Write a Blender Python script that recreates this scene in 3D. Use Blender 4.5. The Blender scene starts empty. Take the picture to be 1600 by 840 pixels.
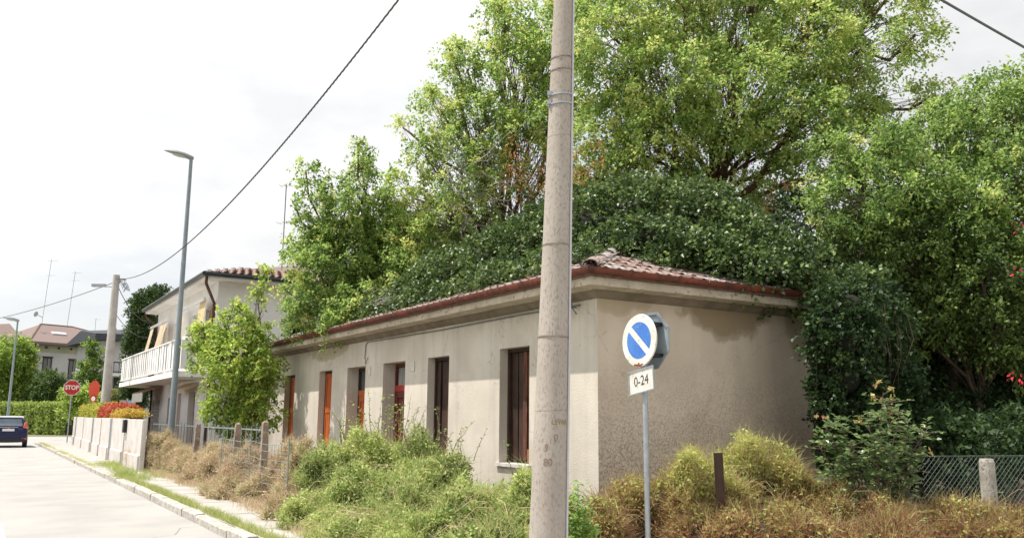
import bpy, bmesh, math, random
import numpy as np
from mathutils import Vector, Matrix
R = math.radians
PI = math.pi
rng = np.random.default_rng(7)
random.seed(7)
scene = bpy.context.scene
C = scene.collection

# ------------------------------------------------------------------ camera
FPX = 1350.0
PITCH = math.atan(234 / 1350.0)
YAW = R(31.4213)
ROLL = R(0.49)
EYE = 1.6
_f = np.array([math.sin(YAW) * math.cos(PITCH), math.cos(YAW) * math.cos(PITCH), math.sin(PITCH)])
_r0 = np.array([math.cos(YAW), -math.sin(YAW), 0.0])
_u0 = np.cross(_r0, _f)
_r = _r0 * math.cos(ROLL) + _u0 * math.sin(ROLL)
_u = -_r0 * math.sin(ROLL) + _u0 * math.cos(ROLL)
cam_data = bpy.data.cameras.new('camera')
cam = bpy.data.objects.new('camera', cam_data)
C.objects.link(cam)
cam_data.sensor_width = 36
cam_data.lens = FPX / 1600 * 36
cam_data.clip_start = 0.1
cam_data.clip_end = 3000
M = Matrix(((_r[0], _u[0], -_f[0], 0), (_r[1], _u[1], -_f[1], 0), (_r[2], _u[2], -_f[2], EYE), (0, 0, 0, 1)))
cam.matrix_world = M
scene.camera = cam


def at(px, py, d):
    """world point seen at photo pixel (px,py) at depth d metres"""
    return Vector(((px - 800) / FPX * _r - (py - 420) / FPX * _u + _f) * d) + Vector((0, 0, EYE))


# ------------------------------------------------------------------ light
SUN_EL, SUN_AZ = 65.0, 25.0        # azimuth measured from -X towards +Y
ce = math.cos(R(SUN_EL))
SUN = Vector((-ce * math.cos(R(SUN_AZ)), ce * math.sin(R(SUN_AZ)), math.sin(R(SUN_EL))))
sd = bpy.data.lights.new('sun', 'SUN')
sd.energy = 5.0
sd.angle = R(0.6)
sd.color = (1.0, 0.955, 0.88)
so = bpy.data.objects.new('sun', sd)
C.objects.link(so)
so.rotation_euler = SUN.to_track_quat('Z', 'Y').to_euler()

world = bpy.data.worlds.new('World')
scene.world = world
world.use_nodes = True
nt = world.node_tree
nt.nodes.clear()


def N(tree, typ, **kw):
    n = tree.nodes.new(typ)
    for k, v in kw.items():
        if k.startswith('i_'):
            n.inputs[k[2:].replace('_', ' ')].default_value = v
        elif isinstance(k, str):
            setattr(n, k, v)
    return n


sky = N(nt, 'ShaderNodeTexSky', sky_type='NISHITA', sun_disc=False)
sky.sun_elevation = R(SUN_EL)
sky.sun_rotation = math.atan2(SUN.x, SUN.y)
sky.dust_density = 1.5
bg1 = N(nt, 'ShaderNodeBackground')
bg1.inputs[1].default_value = 0.12
nt.links.new(sky.outputs[0], bg1.inputs[0])
tc = N(nt, 'ShaderNodeTexCoord')
mp = N(nt, 'ShaderNodeMapping')
mp.inputs['Scale'].default_value = (1, 1, 2.2)
nt.links.new(tc.outputs['Generated'], mp.inputs[0])
n1 = N(nt, 'ShaderNodeTexNoise')
n1.inputs['Scale'].default_value = 2.3
n1.inputs['Detail'].default_value = 7
n1.inputs['Roughness'].default_value = 0.55
n1.inputs['Distortion'].default_value = 0.3
nt.links.new(mp.outputs[0], n1.inputs[0])
r1 = N(nt, 'ShaderNodeValToRGB')                # cloud thickness: where blue shows through
r1.color_ramp.elements[0].position = 0.36
r1.color_ramp.elements[0].color = (.72, .72, .72, 1)
r1.color_ramp.elements[1].position = 0.5
r1.color_ramp.elements[1].color = (1, 1, 1, 1)
nt.links.new(n1.outputs[0], r1.inputs[0])
n2 = N(nt, 'ShaderNodeTexNoise')
n2.inputs['Scale'].default_value = 3.6
n2.inputs['Detail'].default_value = 8
n2.inputs['Roughness'].default_value = 0.58
nt.links.new(mp.outputs[0], n2.inputs[0])
r2 = N(nt, 'ShaderNodeValToRGB')
r2.color_ramp.elements[0].position = 0.34
r2.color_ramp.elements[0].color = (.79, .80, .815, 1)
r2.color_ramp.elements[1].position = 0.66
r2.color_ramp.elements[1].color = (1.0, .998, .99, 1)
nt.links.new(n2.outputs[0], r2.inputs[0])
# the thin cloud is brighter towards the sun
dp = N(nt, 'ShaderNodeVectorMath', operation='DOT_PRODUCT')
dp.inputs[1].default_value = SUN
nt.links.new(tc.outputs['Generated'], dp.inputs[0])
mr = N(nt, 'ShaderNodeMapRange')
mr.inputs['From Min'].default_value = 0.1
mr.inputs['From Max'].default_value = 1.0
mr.inputs['To Min'].default_value = 0.86
mr.inputs['To Max'].default_value = 1.3
nt.links.new(dp.outputs['Value'], mr.inputs['Value'])
bg2 = N(nt, 'ShaderNodeBackground')
nt.links.new(r2.outputs[0], bg2.inputs[0])
nt.links.new(mr.outputs[0], bg2.inputs[1])
mx = N(nt, 'ShaderNodeMixShader')
nt.links.new(r1.outputs[0], mx.inputs[0])
nt.links.new(bg1.outputs[0], mx.inputs[1])
nt.links.new(bg2.outputs[0], mx.inputs[2])
wo = N(nt, 'ShaderNodeOutputWorld')
nt.links.new(mx.outputs[0], wo.inputs[0])

scene.view_settings.view_transform = 'Standard'
scene.view_settings.look = 'None'
scene.view_settings.exposure = 0.25
scene.view_settings.gamma = 1.0
scene.render.engine = 'CYCLES'
scene.cycles.max_bounces = 6
scene.cycles.transparent_max_bounces = 6


# ------------------------------------------------------------------ materials
def mat(name, col, col2=None, scale=6.0, rough=0.85, bump=0.0, bscale=40.0, metal=0.0, spec=0.35,
        detail=6, lo=.35, hi=.65, speck=None, sscale=60, slo=.5, shi=.65, stretch=None, coat=0.0):
    m = bpy.data.materials.new(name)
    m.use_nodes = True
    t = m.node_tree
    b = t.nodes['Principled BSDF']
    b.inputs['Roughness'].default_value = rough
    b.inputs['Metallic'].default_value = metal
    b.inputs['Specular IOR Level'].default_value = spec
    b.inputs['Coat Weight'].default_value = coat
    tcn = N(t, 'ShaderNodeTexCoord')
    vec = tcn.outputs['Object']
    if stretch:
        mpn = N(t, 'ShaderNodeMapping')
        mpn.inputs['Scale'].default_value = stretch
        t.links.new(vec, mpn.inputs[0])
        vec = mpn.outputs[0]
    if col2 is None:
        col2 = tuple(c * .82 for c in col)
    nz = N(t, 'ShaderNodeTexNoise')
    nz.inputs['Scale'].default_value = scale
    nz.inputs['Detail'].default_value = detail
    t.links.new(vec, nz.inputs[0])
    rp = N(t, 'ShaderNodeValToRGB')
    rp.color_ramp.elements[0].position = lo
    rp.color_ramp.elements[1].position = hi
    rp.color_ramp.elements[0].color = (*col2, 1)
    rp.color_ramp.elements[1].color = (*col, 1)
    t.links.new(nz.outputs[0], rp.inputs[0])
    out = rp.outputs[0]
    if speck:
        n3 = N(t, 'ShaderNodeTexNoise')
        n3.inputs['Scale'].default_value = sscale
        n3.inputs['Detail'].default_value = 3
        t.links.new(vec, n3.inputs[0])
        rr = N(t, 'ShaderNodeMapRange')
        rr.inputs['From Min'].default_value = slo
        rr.inputs['From Max'].default_value = shi
        t.links.new(n3.outputs[0], rr.inputs['Value'])
        mxn = N(t, 'ShaderNodeMix', data_type='RGBA')
        t.links.new(rr.outputs[0], mxn.inputs[0])
        t.links.new(out, mxn.inputs[6])
        mxn.inputs[7].default_value = (*speck, 1)
        out = mxn.outputs[2]
    t.links.new(out, b.inputs['Base Color'])
    if bump:
        nb = N(t, 'ShaderNodeTexNoise')
        nb.inputs['Scale'].default_value = bscale
        nb.inputs['Detail'].default_value = 5
        t.links.new(vec, nb.inputs[0])
        bm = N(t, 'ShaderNodeBump')
        bm.inputs['Strength'].default_value = bump
        bm.inputs['Distance'].default_value = 0.02
        t.links.new(nb.outputs[0], bm.inputs['Height'])
        t.links.new(bm.outputs[0], b.inputs['Normal'])
    m['out'] = 1
    return m


def leafmat(name, cols, trans=0.35, rough=0.5, spec=0.3, boost=1.6):
    """cols: colours from tint 0 to tint 1; a leaf's own tint is its pigment"""
    m = bpy.data.materials.new(name)
    m.use_nodes = True
    t = m.node_tree
    b = t.nodes['Principled BSDF']
    b.inputs['Roughness'].default_value = rough
    b.inputs['Specular IOR Level'].default_value = spec
    a = N(t, 'ShaderNodeAttribute', attribute_name='tint')
    rp = N(t, 'ShaderNodeValToRGB')
    el = rp.color_ramp.elements
    while len(el) < len(cols):
        el.new(0.5)
    for i, c in enumerate(cols):
        el[i].position = i / (len(cols) - 1)
        el[i].color = (*c, 1)
    t.links.new(a.outputs['Fac'], rp.inputs[0])
    t.links.new(rp.outputs[0], b.inputs['Base Color'])
    tr = N(t, 'ShaderNodeBsdfTranslucent')
    hs = N(t, 'ShaderNodeHueSaturation')
    hs.inputs['Hue'].default_value = 0.495
    hs.inputs['Saturation'].default_value = 1.0
    hs.inputs['Value'].default_value = boost
    t.links.new(rp.outputs[0], hs.inputs['Color'])
    t.links.new(hs.outputs[0], tr.inputs[0])
    mxs = N(t, 'ShaderNodeMixShader')
    mxs.inputs[0].default_value = trans
    t.links.new(b.outputs[0], mxs.inputs[1])
    t.links.new(tr.outputs[0], mxs.inputs[2])
    t.links.new(mxs.outputs[0], t.nodes['Material Output'].inputs[0])
    return m


# ------------------------------------------------------------------ mesh helpers
class MB:
    def __init__(s):
        s.v, s.f, s.mi, s.cur = [], [], [], 0

    def face(s, pts):
        i = len(s.v)
        s.v += [tuple(p) for p in pts]
        s.f.append(tuple(range(i, i + len(pts))))
        s.mi.append(s.cur)

    def box(s, a, b, skip=''):
        (x0, y0, z0), (x1, y1, z1) = a, b
        i = len(s.v)
        s.v += [(x0, y0, z0), (x1, y0, z0), (x1, y1, z0), (x0, y1, z0), (x0, y0, z1), (x1, y0, z1), (x1, y1, z1), (x0, y1, z1)]
        for k, q in (('b', (0, 3, 2, 1)), ('t', (4, 5, 6, 7)), ('s', (0, 1, 5, 4)), ('e', (1, 2, 6, 5)), ('n', (2, 3, 7, 6)), ('w', (3, 0, 4, 7))):
            if k not in skip:
                s.f.append(tuple(i + j for j in q))
                s.mi.append(s.cur)
        return s

    def obox(s, c, ax, ay, az, hx, hy, hz):
        """oriented box: centre, unit axes, half sizes"""
        c, ax, ay, az = Vector(c), Vector(ax), Vector(ay), Vector(az)
        i = len(s.v)
        for sz in (-1, 1):
            for sx, sy in ((-1, -1), (1, -1), (1, 1), (-1, 1)):
                s.v.append(tuple(c + ax * hx * sx + ay * hy * sy + az * hz * sz))
        for q in ((0, 3, 2, 1), (4, 5, 6, 7), (0, 1, 5, 4), (1, 2, 6, 5), (2, 3, 7, 6), (3, 0, 4, 7)):
            s.f.append(tuple(i + j for j in q))
            s.mi.append(s.cur)
        return s

    def beam(s, p, q, w, h):
        p, q = Vector(p), Vector(q)
        d = (q - p)
        L = d.length
        d.normalize()
        side = d.cross(Vector((0, 0, 1)))
        if side.length < 1e-3:
            side = Vector((1, 0, 0))
        side.normalize()
        return s.obox((p + q) / 2, d, side, side.cross(d), L / 2, w / 2, h / 2)

    def tube(s, pts, rad, n=8, cap=True):
        pts = [Vector(p) for p in pts]
        if not hasattr(rad, '__len__'):
            rad = [rad] * len(pts)
        base = len(s.v)
        d0 = (pts[1] - pts[0]).normalized()
        up = Vector((0, 0, 1)) if abs(d0.z) < .9 else Vector((1, 0, 0))
        a = d0.cross(up).normalized()
        for k, p in enumerate(pts):
            d = (pts[min(k + 1, len(pts) - 1)] - pts[max(k - 1, 0)])
            if d.length < 1e-9:
                d = d0
            d.normalize()
            a = (a - d * a.dot(d)).normalized()
            b = d.cross(a)
            for j in range(n):
                t = 2 * PI * j / n
                s.v.append(tuple(p + (a * math.cos(t) + b * math.sin(t)) * rad[k]))
        for k in range(len(pts) - 1):
            for j in range(n):
                i0 = base + k * n + j
                i1 = base + k * n + (j + 1) % n
                s.f.append((i0, i1, i1 + n, i0 + n))
                s.mi.append(s.cur)
        if cap:
            s.f.append(tuple(base + j for j in reversed(range(n))))
            s.f.append(tuple(base + (len(pts) - 1) * n + j for j in range(n)))
            s.mi += [s.cur, s.cur]
        return s

    def loft(s, rings, close=True, cap=True):
        """rings: equal-length lists of points"""
        base = len(s.v)
        n = len(rings[0])
        for r in rings:
            s.v += [tuple(p) for p in r]
        m = n if close else n - 1
        for k in range(len(rings) - 1):
            for j in range(m):
                a = base + k * n + j
                b = base + k * n + (j + 1) % n
                s.f.append((a, b, b + n, a + n))
                s.mi.append(s.cur)
        if cap:
            s.f.append(tuple(base + j for j in reversed(range(n))))
            s.f.append(tuple(base + (len(rings) - 1) * n + j for j in range(n)))
            s.mi += [s.cur, s.cur]
        return s

    def prism(s, poly, o, ux, uy, th):
        """flat polygon in plane (ux,uy) from origin o, thickness th along ux x uy"""
        o, ux, uy = Vector(o), Vector(ux), Vector(uy)
        nz_ = ux.cross(uy)
        a = [o + ux * x + uy * y for x, y in poly]
        b = [p + nz_ * th for p in a]
        return s.loft([a, b])

    def mesh(s, name, mats, smooth=False):
        me = bpy.data.meshes.new(name)
        me.from_pydata(s.v, [], s.f)
        for m in (mats if isinstance(mats, (list, tuple)) else [mats]):
            me.materials.append(m)
        me.polygons.foreach_set('material_index', s.mi)
        if smooth:
            me.polygons.foreach_set('use_smooth', [True] * len(s.f))
        me.update()
        return me

    def build(s, name, mats, parent=None, smooth=False, loc=None, bevel=0):
        o = bpy.data.objects.new(name, s.mesh(name, mats, smooth))
        C.objects.link(o)
        if parent:
            o.parent = parent
        if loc:
            o.location = loc
        if bevel:
            bv = o.modifiers.new('bevel', 'BEVEL')
            bv.width = bevel
            bv.segments = 2
        return o


def auto_smooth(o, ang=40):
    me = o.data
    me.polygons.foreach_set('use_smooth', [True] * len(me.polygons))
    bm = bmesh.new()
    bm.from_mesh(me)
    bmesh.ops.remove_doubles(bm, verts=bm.verts, dist=1e-5)
    for e in bm.edges:
        if len(e.link_faces) == 2 and e.calc_face_angle(0) > R(ang):
            e.smooth = False
    bm.to_mesh(me)
    bm.free()
    return o


def tag(o, label=None, cat=None, group=None, kind=None):
    if label:
        o['label'] = label
    if cat:
        o['category'] = cat
    if group:
        o['group'] = group
    if kind:
        o['kind'] = kind
    return o


def thing(name, label, cat, loc=(0, 0, 0), rz=0, group=None):
    o = bpy.data.objects.new(name, None)
    o.empty_display_size = .2
    C.objects.link(o)
    o.location = loc
    o.rotation_euler = (0, 0, rz)
    return tag(o, label, cat, group)


def copy_tree(o, parent=None):
    c = o.copy()
    C.objects.link(c)
    c.parent = parent
    for ch in list(o.children):
        copy_tree(ch, c)
    return c


def text_mesh(name, body, size, m, parent, o, ux, uy, depth=.002, sx=1.0, sub=0, warp=None, align='CENTER', bold=0.0):
    """lettering as thin flat print: origin o, reading axis ux, up axis uy"""
    cu = bpy.data.curves.new(name, 'FONT')
    cu.body = body
    cu.size = size
    cu.align_x = align
    cu.align_y = 'CENTER'
    cu.extrude = depth
    cu.offset = bold
    cu.resolution_u = 3
    ob = bpy.data.objects.new(name, cu)
    C.objects.link(ob)
    dg = bpy.context.evaluated_depsgraph_get()
    me = bpy.data.meshes.new_from_object(ob.evaluated_get(dg))
    C.objects.unlink(ob)
    bpy.data.objects.remove(ob)
    o, ux, uy = Vector(o), Vector(ux), Vector(uy)
    nz_ = ux.cross(uy)
    for v in me.vertices:
        x, y, z = v.co
        x *= sx
        v.co = warp(x, y, z) if warp else o + ux * x + uy * y + nz_ * z
    me.materials.clear()
    me.materials.append(m)
    r = bpy.data.objects.new(name, me)
    C.objects.link(r)
    r.parent = parent
    return r


def tri_object(name, verts, tris, mats, tint=None, parent=None, smooth=False, mi=None):
    me = bpy.data.meshes.new(name)
    nv, nf = len(verts), len(tris)
    me.vertices.add(nv)
    me.vertices.foreach_set('co', np.asarray(verts, dtype=np.float32).ravel())
    me.loops.add(nf * 3)
    me.loops.foreach_set('vertex_index', np.asarray(tris, dtype=np.int32).ravel())
    me.polygons.add(nf)
    me.polygons.foreach_set('loop_start', np.arange(0, nf * 3, 3, dtype=np.int32))
    me.polygons.foreach_set('loop_total', np.full(nf, 3, dtype=np.int32))
    if mi is not None:
        me.polygons.foreach_set('material_index', np.asarray(mi, dtype=np.int32))
    if smooth:
        me.polygons.foreach_set('use_smooth', np.ones(nf, dtype=bool))
    me.update(calc_edges=True)
    if tint is not None:
        a = me.attributes.new('tint', 'FLOAT', 'POINT')
        a.data.foreach_set('value', np.asarray(tint, dtype=np.float32))
    for m in (mats if isinstance(mats, (list, tuple)) else [mats]):
        me.materials.append(m)
    o = bpy.data.objects.new(name, me)
    C.objects.link(o)
    if parent:
        o.parent = parent
    return o


def unit(a):
    return a / (np.linalg.norm(a, axis=-1, keepdims=True) + 1e-9)


def leaf_arrays(pos, ax, nr, L, W, tint, fold=.18):
    """rhombus leaves folded along the midrib: two triangles each"""
    ax = unit(ax)
    nr = unit(nr - ax * (nr * ax).sum(1, keepdims=True))
    sd_ = np.cross(nr, ax)
    L = np.broadcast_to(np.asarray(L, float), (len(pos),))[:, None]
    W = np.broadcast_to(np.asarray(W, float), (len(pos),))[:, None]
    b = pos
    tip = pos + ax * L
    mid = pos + ax * L * .42 + nr * W * fold
    l = mid + sd_ * W * .5
    r = mid - sd_ * W * .5
    v = np.stack([b, r, tip, l], 1).reshape(-1, 3)
    k = np.arange(len(pos))[:, None] * 4
    f = np.concatenate([k + np.array([[0, 1, 2]]), k + np.array([[0, 2, 3]])], 1).reshape(-1, 3)
    return v, f, np.repeat(tint, 4)


def blade_arrays(pos, dirs, L, W, tint, bend=.3):
    """grass blades: base, bent mid, tip; 3 triangles"""
    n = len(pos)
    dirs = unit(dirs)
    h = unit(np.cross(dirs, rng.normal(size=(n, 3))))
    L = np.broadcast_to(np.asarray(L, float), (n,))[:, None]
    W = np.broadcast_to(np.asarray(W, float), (n,))[:, None]
    bd = unit(rng.normal(size=(n, 3)) * [1, 1, .2]) * L * bend
    p1 = pos + dirs * L * .55 + bd * .3
    p2 = pos + dirs * L * .95 + bd
    v = np.stack([pos - h * W * .5, pos + h * W * .5, p1 + h * W * .4, p1 - h * W * .4, p2], 1).reshape(-1, 3)
    k = np.arange(n)[:, None] * 5
    f = np.concatenate([k + np.array([[0, 1, 2]]), k + np.array([[0, 2, 3]]), k + np.array([[3, 2, 4]])], 1).reshape(-1, 3)
    return v, f, np.repeat(tint, 5)


def merge(parts):
    vs, fs, ts, o = [], [], [], 0
    for v, f, t in parts:
        vs.append(v)
        fs.append(f + o)
        ts.append(t)
        o += len(v)
    return np.concatenate(vs), np.concatenate(fs), np.concatenate(ts)


def sprays(tips, outd, n, spread, L, W, tint_mu, tint_sd, droop=.35, jit=.25, twigs=4, clump_sd=.16):
    """leaves strung along a few short twigs radiating from every tip"""
    T = len(tips)
    tw = unit(outd[:, None, :] * .7 + rng.normal(size=(T, twigs, 3)) * .75 + np.array([0, 0, .12]))
    which = rng.integers(0, twigs, size=(T, n))
    d = np.take_along_axis(tw, which[..., None].repeat(3, 2), 1)
    s = rng.random((T, n, 1)) ** .7
    ln = spread * (0.7 + .6 * rng.random((T, 1, 1)))
    p = tips[:, None, :] + d * s * ln + rng.normal(size=(T, n, 3)) * spread * .13
    p[..., 2] -= (s[..., 0] ** 2) * spread * droop
    p = p.reshape(-1, 3)
    d = d.reshape(-1, 3)
    m = len(p)
    ax = unit(d * .6 + rng.normal(size=(m, 3)) * .6 + np.array([0, 0, -.45]))
    nr = unit(rng.normal(size=(m, 3)) * .62 + np.array([0, 0, .9]) + SUNN * .25)
    ct = np.repeat(rng.normal(tint_mu, clump_sd, T), n)
    ti = np.clip(ct + rng.normal(0, tint_sd, m), 0, 1)
    sc = (1 - jit) + 2 * jit * rng.random(m)
    return leaf_arrays(p, ax, nr, L * sc, W * sc, ti), tw, ln[:, 0, 0]


SUNN = np.array(SUN)
# ------------------------------------------------------------------ palette
ASPHALT = mat('asphalt', (.41, .395, .375), (.345, .33, .315), scale=.9, rough=.95, bump=.35, bscale=160, speck=(.24, .23, .22), sscale=190, slo=.5, shi=.7)
PAVE = mat('pavement', (.44, .42, .385), (.35, .33, .30), scale=1.6, rough=.95, bump=.3, bscale=120, speck=(.25, .235, .21), sscale=90, slo=.55, shi=.75)
KERB = mat('kerb_stone', (.50, .475, .43), (.34, .31, .27), scale=7, rough=.9, bump=.4, bscale=60, speck=(.2, .18, .15), sscale=25, slo=.56, shi=.7)
SOIL = mat('soil', (.20, .16, .11), (.10, .085, .055), scale=1.4, rough=1, bump=.6, bscale=14)
FIELD = mat('rough_grass', (.14, .16, .07), (.16, .13, .08), scale=.8, rough=1, bump=.5, bscale=12)
ROADPAINT = mat('road_paint', (.62, .61, .58), (.42, .41, .39), scale=9, rough=.8, speck=(.38, .365, .345), sscale=60, slo=.5, shi=.62)
PATCH = mat('asphalt_patch', (.34, .33, .315), (.28, .27, .26), scale=2, rough=.95, bump=.35, bscale=140, speck=(.22, .21, .2), sscale=170)
CRACK = mat('crack_filler', (.27, .26, .245), (.21, .20, .19), scale=9)
CONC_POLE = mat('pole_concrete', (.42, .375, .33), (.34, .30, .26), scale=3.2, rough=.9, bump=.25, bscale=130, speck=(.27, .23, .195), sscale=60, slo=.5, shi=.70, stretch=(1, 1, .45), detail=9, lo=.3, hi=.68)
CONC = mat('aged_concrete', (.42, .39, .34), (.27, .245, .21), scale=5, rough=.95, bump=.4, bscale=50, speck=(.16, .15, .12), sscale=28, slo=.55, shi=.7)
CORNICE = mat('cornice_render', (.60, .53, .43), (.42, .36, .27), scale=2.6, rough=.95, bump=.3, bscale=60, speck=(.22, .18, .13), sscale=12, slo=.56, shi=.72)
MOULD = mat('moulding_render', (.27, .22, .17), (.17, .14, .10), scale=3, rough=.95, bump=.3, bscale=60)
RUST = mat('rusty_gutter', (.24, .06, .035), (.09, .03, .02), scale=2.2, rough=.6, bump=.2, bscale=30, speck=(.07, .03, .02), sscale=9, slo=.52, shi=.66)
DRKPIPE = mat('brown_pipe', (.12, .045, .03), (.07, .03, .02), scale=5, rough=.5)
TILE = [mat('tile_' + n, a, b, scale=9, rough=.9, bump=.3, bscale=60, speck=s_, sscale=22, slo=.52, shi=.68) for n, a, b, s_ in
        (('pink', (.38, .30, .27), (.20, .135, .115), (.09, .07, .06)), ('red', (.20, .12, .10), (.12, .07, .055), (.08, .06, .05)), ('grey', (.46, .43, .40), (.19, .16, .145), (.08, .07, .065)))]
ORANGE = mat('orange_wood', (.50, .125, .025), (.34, .075, .018), scale=3, rough=.55, bump=.2, bscale=20, stretch=(6, 6, .7))
ORANGEOLD = mat('worn_orange_board', (.36, .10, .03), (.07, .03, .018), scale=3, rough=.8, bump=.5, bscale=25, stretch=(6, 6, .6), lo=.42, hi=.58)
REDWOOD = mat('red_brown_wood', (.17, .035, .02), (.09, .022, .014), scale=3, rough=.5, bump=.2, bscale=20, stretch=(6, 6, .7))
REDBAR = mat('red_rail', (.42, .035, .02), (.3, .03, .02), scale=6, rough=.5)
OLDWOOD = mat('weathered_wood', (.17, .062, .034), (.045, .02, .013), scale=4, rough=.85, bump=.6, bscale=30, stretch=(7, 7, .6), speck=(.24, .10, .05), sscale=9, slo=.58, shi=.7)
BAREWOOD = mat('bare_wood', (.40, .20, .10), (.2, .09, .045), scale=4, rough=.85, bump=.5, bscale=30, stretch=(7, 7, .6))
DARKFRAME = mat('dark_wood', (.06, .03, .02), (.035, .02, .014), scale=5, rough=.7)
DARK = mat('dark_interior', (.02, .018, .016), (.012, .011, .01), scale=2, rough=.9)
CLOTH = mat('net_curtain', (.32, .31, .30), (.17, .16, .155), scale=3, rough=.9, stretch=(12, 12, .8))
WHITE = mat('white_paint', (.80, .78, .75), (.72, .70, .67), scale=2, rough=.7)
WHITEWALL = mat('white_render', (.85, .83, .805), (.74, .715, .69), scale=1.1, rough=.9, bump=.1, bscale=60)
WHITERAIL = mat('white_railing', (.82, .80, .77), (.72, .70, .67), scale=3, rough=.6)
GARDENWALL = mat('garden_wall_render', (.60, .565, .535), (.50, .465, .435), scale=2.2, rough=.9, bump=.15, bscale=50, speck=(.36, .32, .28), sscale=10, slo=.6, shi=.75)
CREAMSILL = mat('pale_stone', (.66, .63, .6), (.5, .47, .44), scale=8)
GREYMETAL = mat('galvanised_steel', (.40, .43, .46), (.32, .345, .37), scale=14, rough=.45, metal=.55, spec=.5)
BLUEGREY = mat('blue_grey_paint', (.25, .29, .325), (.21, .245, .275), scale=6, rough=.5, spec=.4)
LAMPGREY = mat('lamp_housing', (.34, .36, .38), (.30, .32, .34), scale=4, rough=.4)
PALE_METAL = mat('pale_fence_metal', (.29, .33, .325), (.20, .235, .23), scale=8, rough=.5, metal=.2)
RUSTWIRE = mat('rusty_band', (.34, .30, .27), (.2, .13, .09), scale=20, rough=.6, metal=.4)
PVC = mat('white_conduit', (.55, .54, .58), (.48, .47, .50), scale=5, rough=.4)
CABLE = mat('black_cable', (.13, .13, .135), (.09, .09, .095), scale=30, rough=.7)
GREYCABLE = mat('grey_cable', (.20, .20, .20), (.13, .13, .13), scale=30, rough=.7)
ANT = mat('aerial_metal', (.22, .22, .23), (.16, .16, .17), scale=8, rough=.5, metal=.5)
SIGNWHITE = mat('sign_white', (.74, .72, .67), (.58, .55, .49), scale=7, rough=.5, speck=(.34, .27, .2), sscale=34, slo=.62, shi=.74)
SIGNBLUE = mat('sign_blue', (.035, .14, .48), (.06, .19, .52), scale=6, rough=.45, speck=(.16, .28, .55), sscale=45, slo=.6, shi=.75)
SIGNRED = mat('sign_red', (.50, .025, .018), (.42, .02, .015), scale=6, rough=.45)
SIGNBACK = mat('sign_back', (.36, .42, .46), (.31, .365, .40), scale=8, rough=.5)
BLACKP = mat('black_print', (.03, .03, .032), (.04, .04, .042), scale=20, rough=.6)
RUSTPATCH = mat('rust_patch', (.28, .07, .03), (.13, .04, .02), scale=30, rough=.9)
STENCIL = mat('faded_stencil', (.20, .125, .095), (.28, .21, .17), scale=60, rough=.9)
YELLOWST = mat('faded_yellow_stencil', (.27, .20, .05), (.21, .16, .07), scale=60, rough=.9)
CARBLUE = mat('dark_blue_car_paint', (.006, .008, .05), (.005, .007, .045), scale=2, rough=.3, spec=.25, coat=.25)
CARBLACK = mat('black_plastic', (.02, .02, .022), (.016, .016, .018), scale=9, rough=.6)
TYRE = mat('tyre_rubber', (.025, .025, .025), (.02, .02, .02), scale=20, rough=.9)
RIM = mat('wheel_rim', (.45, .45, .46), (.38, .38, .39), scale=5, rough=.35, metal=.8)
LIGHTRED = mat('tail_light_red', (.50, .05, .05), (.6, .16, .15), scale=8, rough=.15, spec=.6)
PLATE = mat('number_plate', (.70, .72, .76), (.55, .58, .64), scale=40, rough=.5)
GLASS = mat('window_glass', (.05, .065, .075), (.035, .045, .05), scale=2, rough=.08, spec=.9)
CARGLASS = mat('car_glass', (.10, .15, .20), (.06, .09, .12), scale=3, rough=.06, spec=1.0)
AWNING = mat('beige_awning', (.62, .50, .36), (.50, .39, .27), scale=5, rough=.9)
SALMON = mat('salmon_awning', (.50, .28, .22), (.42, .22, .17), scale=5, rough=.9)
STRIPE = mat('striped_curtain', (.58, .42, .16), (.62, .55, .44), scale=5, rough=.9, lo=.48, hi=.52, stretch=(5, 5, .05))
DGREEN = mat('dark_green_gutter', (.035, .045, .045), (.03, .035, .035), scale=5, rough=.4)
ROOFBRN = mat('brown_roof_tiles', (.235, .175, .16), (.165, .12, .11), scale=18, rough=.9, bump=.3, bscale=8)
FARWALL = mat('far_house_wall', (.55, .535, .54), (.50, .485, .49), scale=.6, rough=.9)
FRIEZE = mat('green_frieze', (.42, .43, .33), (.36, .37, .28), scale=2, rough=.9)
SKYLIGHT = mat('skylight_glass', (.62, .62, .64), (.5, .5, .52), scale=4, rough=.3)
DROOF = mat('dark_slate_roof', (.055, .06, .075), (.04, .045, .055), scale=5, rough=.7)
BARK = mat('bark', (.17, .125, .095), (.085, .06, .045), scale=6, rough=1, bump=.6, bscale=30, stretch=(1, 1, .3))
REDBARK = mat('reddish_bark', (.16, .085, .06), (.08, .045, .032), scale=6, rough=1, bump=.6, bscale=30, stretch=(1, 1, .3))
DRYTWIG = mat('dry_twigs', (.30, .22, .17), (.2, .14, .1), scale=6, rough=1)
GREYTWIG = mat('grey_twigs', (.30, .28, .25), (.2, .19, .17), scale=6, rough=1)
IVYCORE = mat('ivy_shade_core', (.025, .028, .016), (.012, .014, .008), scale=9, rough=1, bump=.8, bscale=20)  # near-black filling inside the ivy, so gaps between leaves look shaded
HEARTH = mat('thicket_shade_core', (.06, .055, .03), (.035, .03, .02), scale=5, rough=1, bump=.8, bscale=12)  # dark colour standing in for the shade inside thickets and hedges


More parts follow.
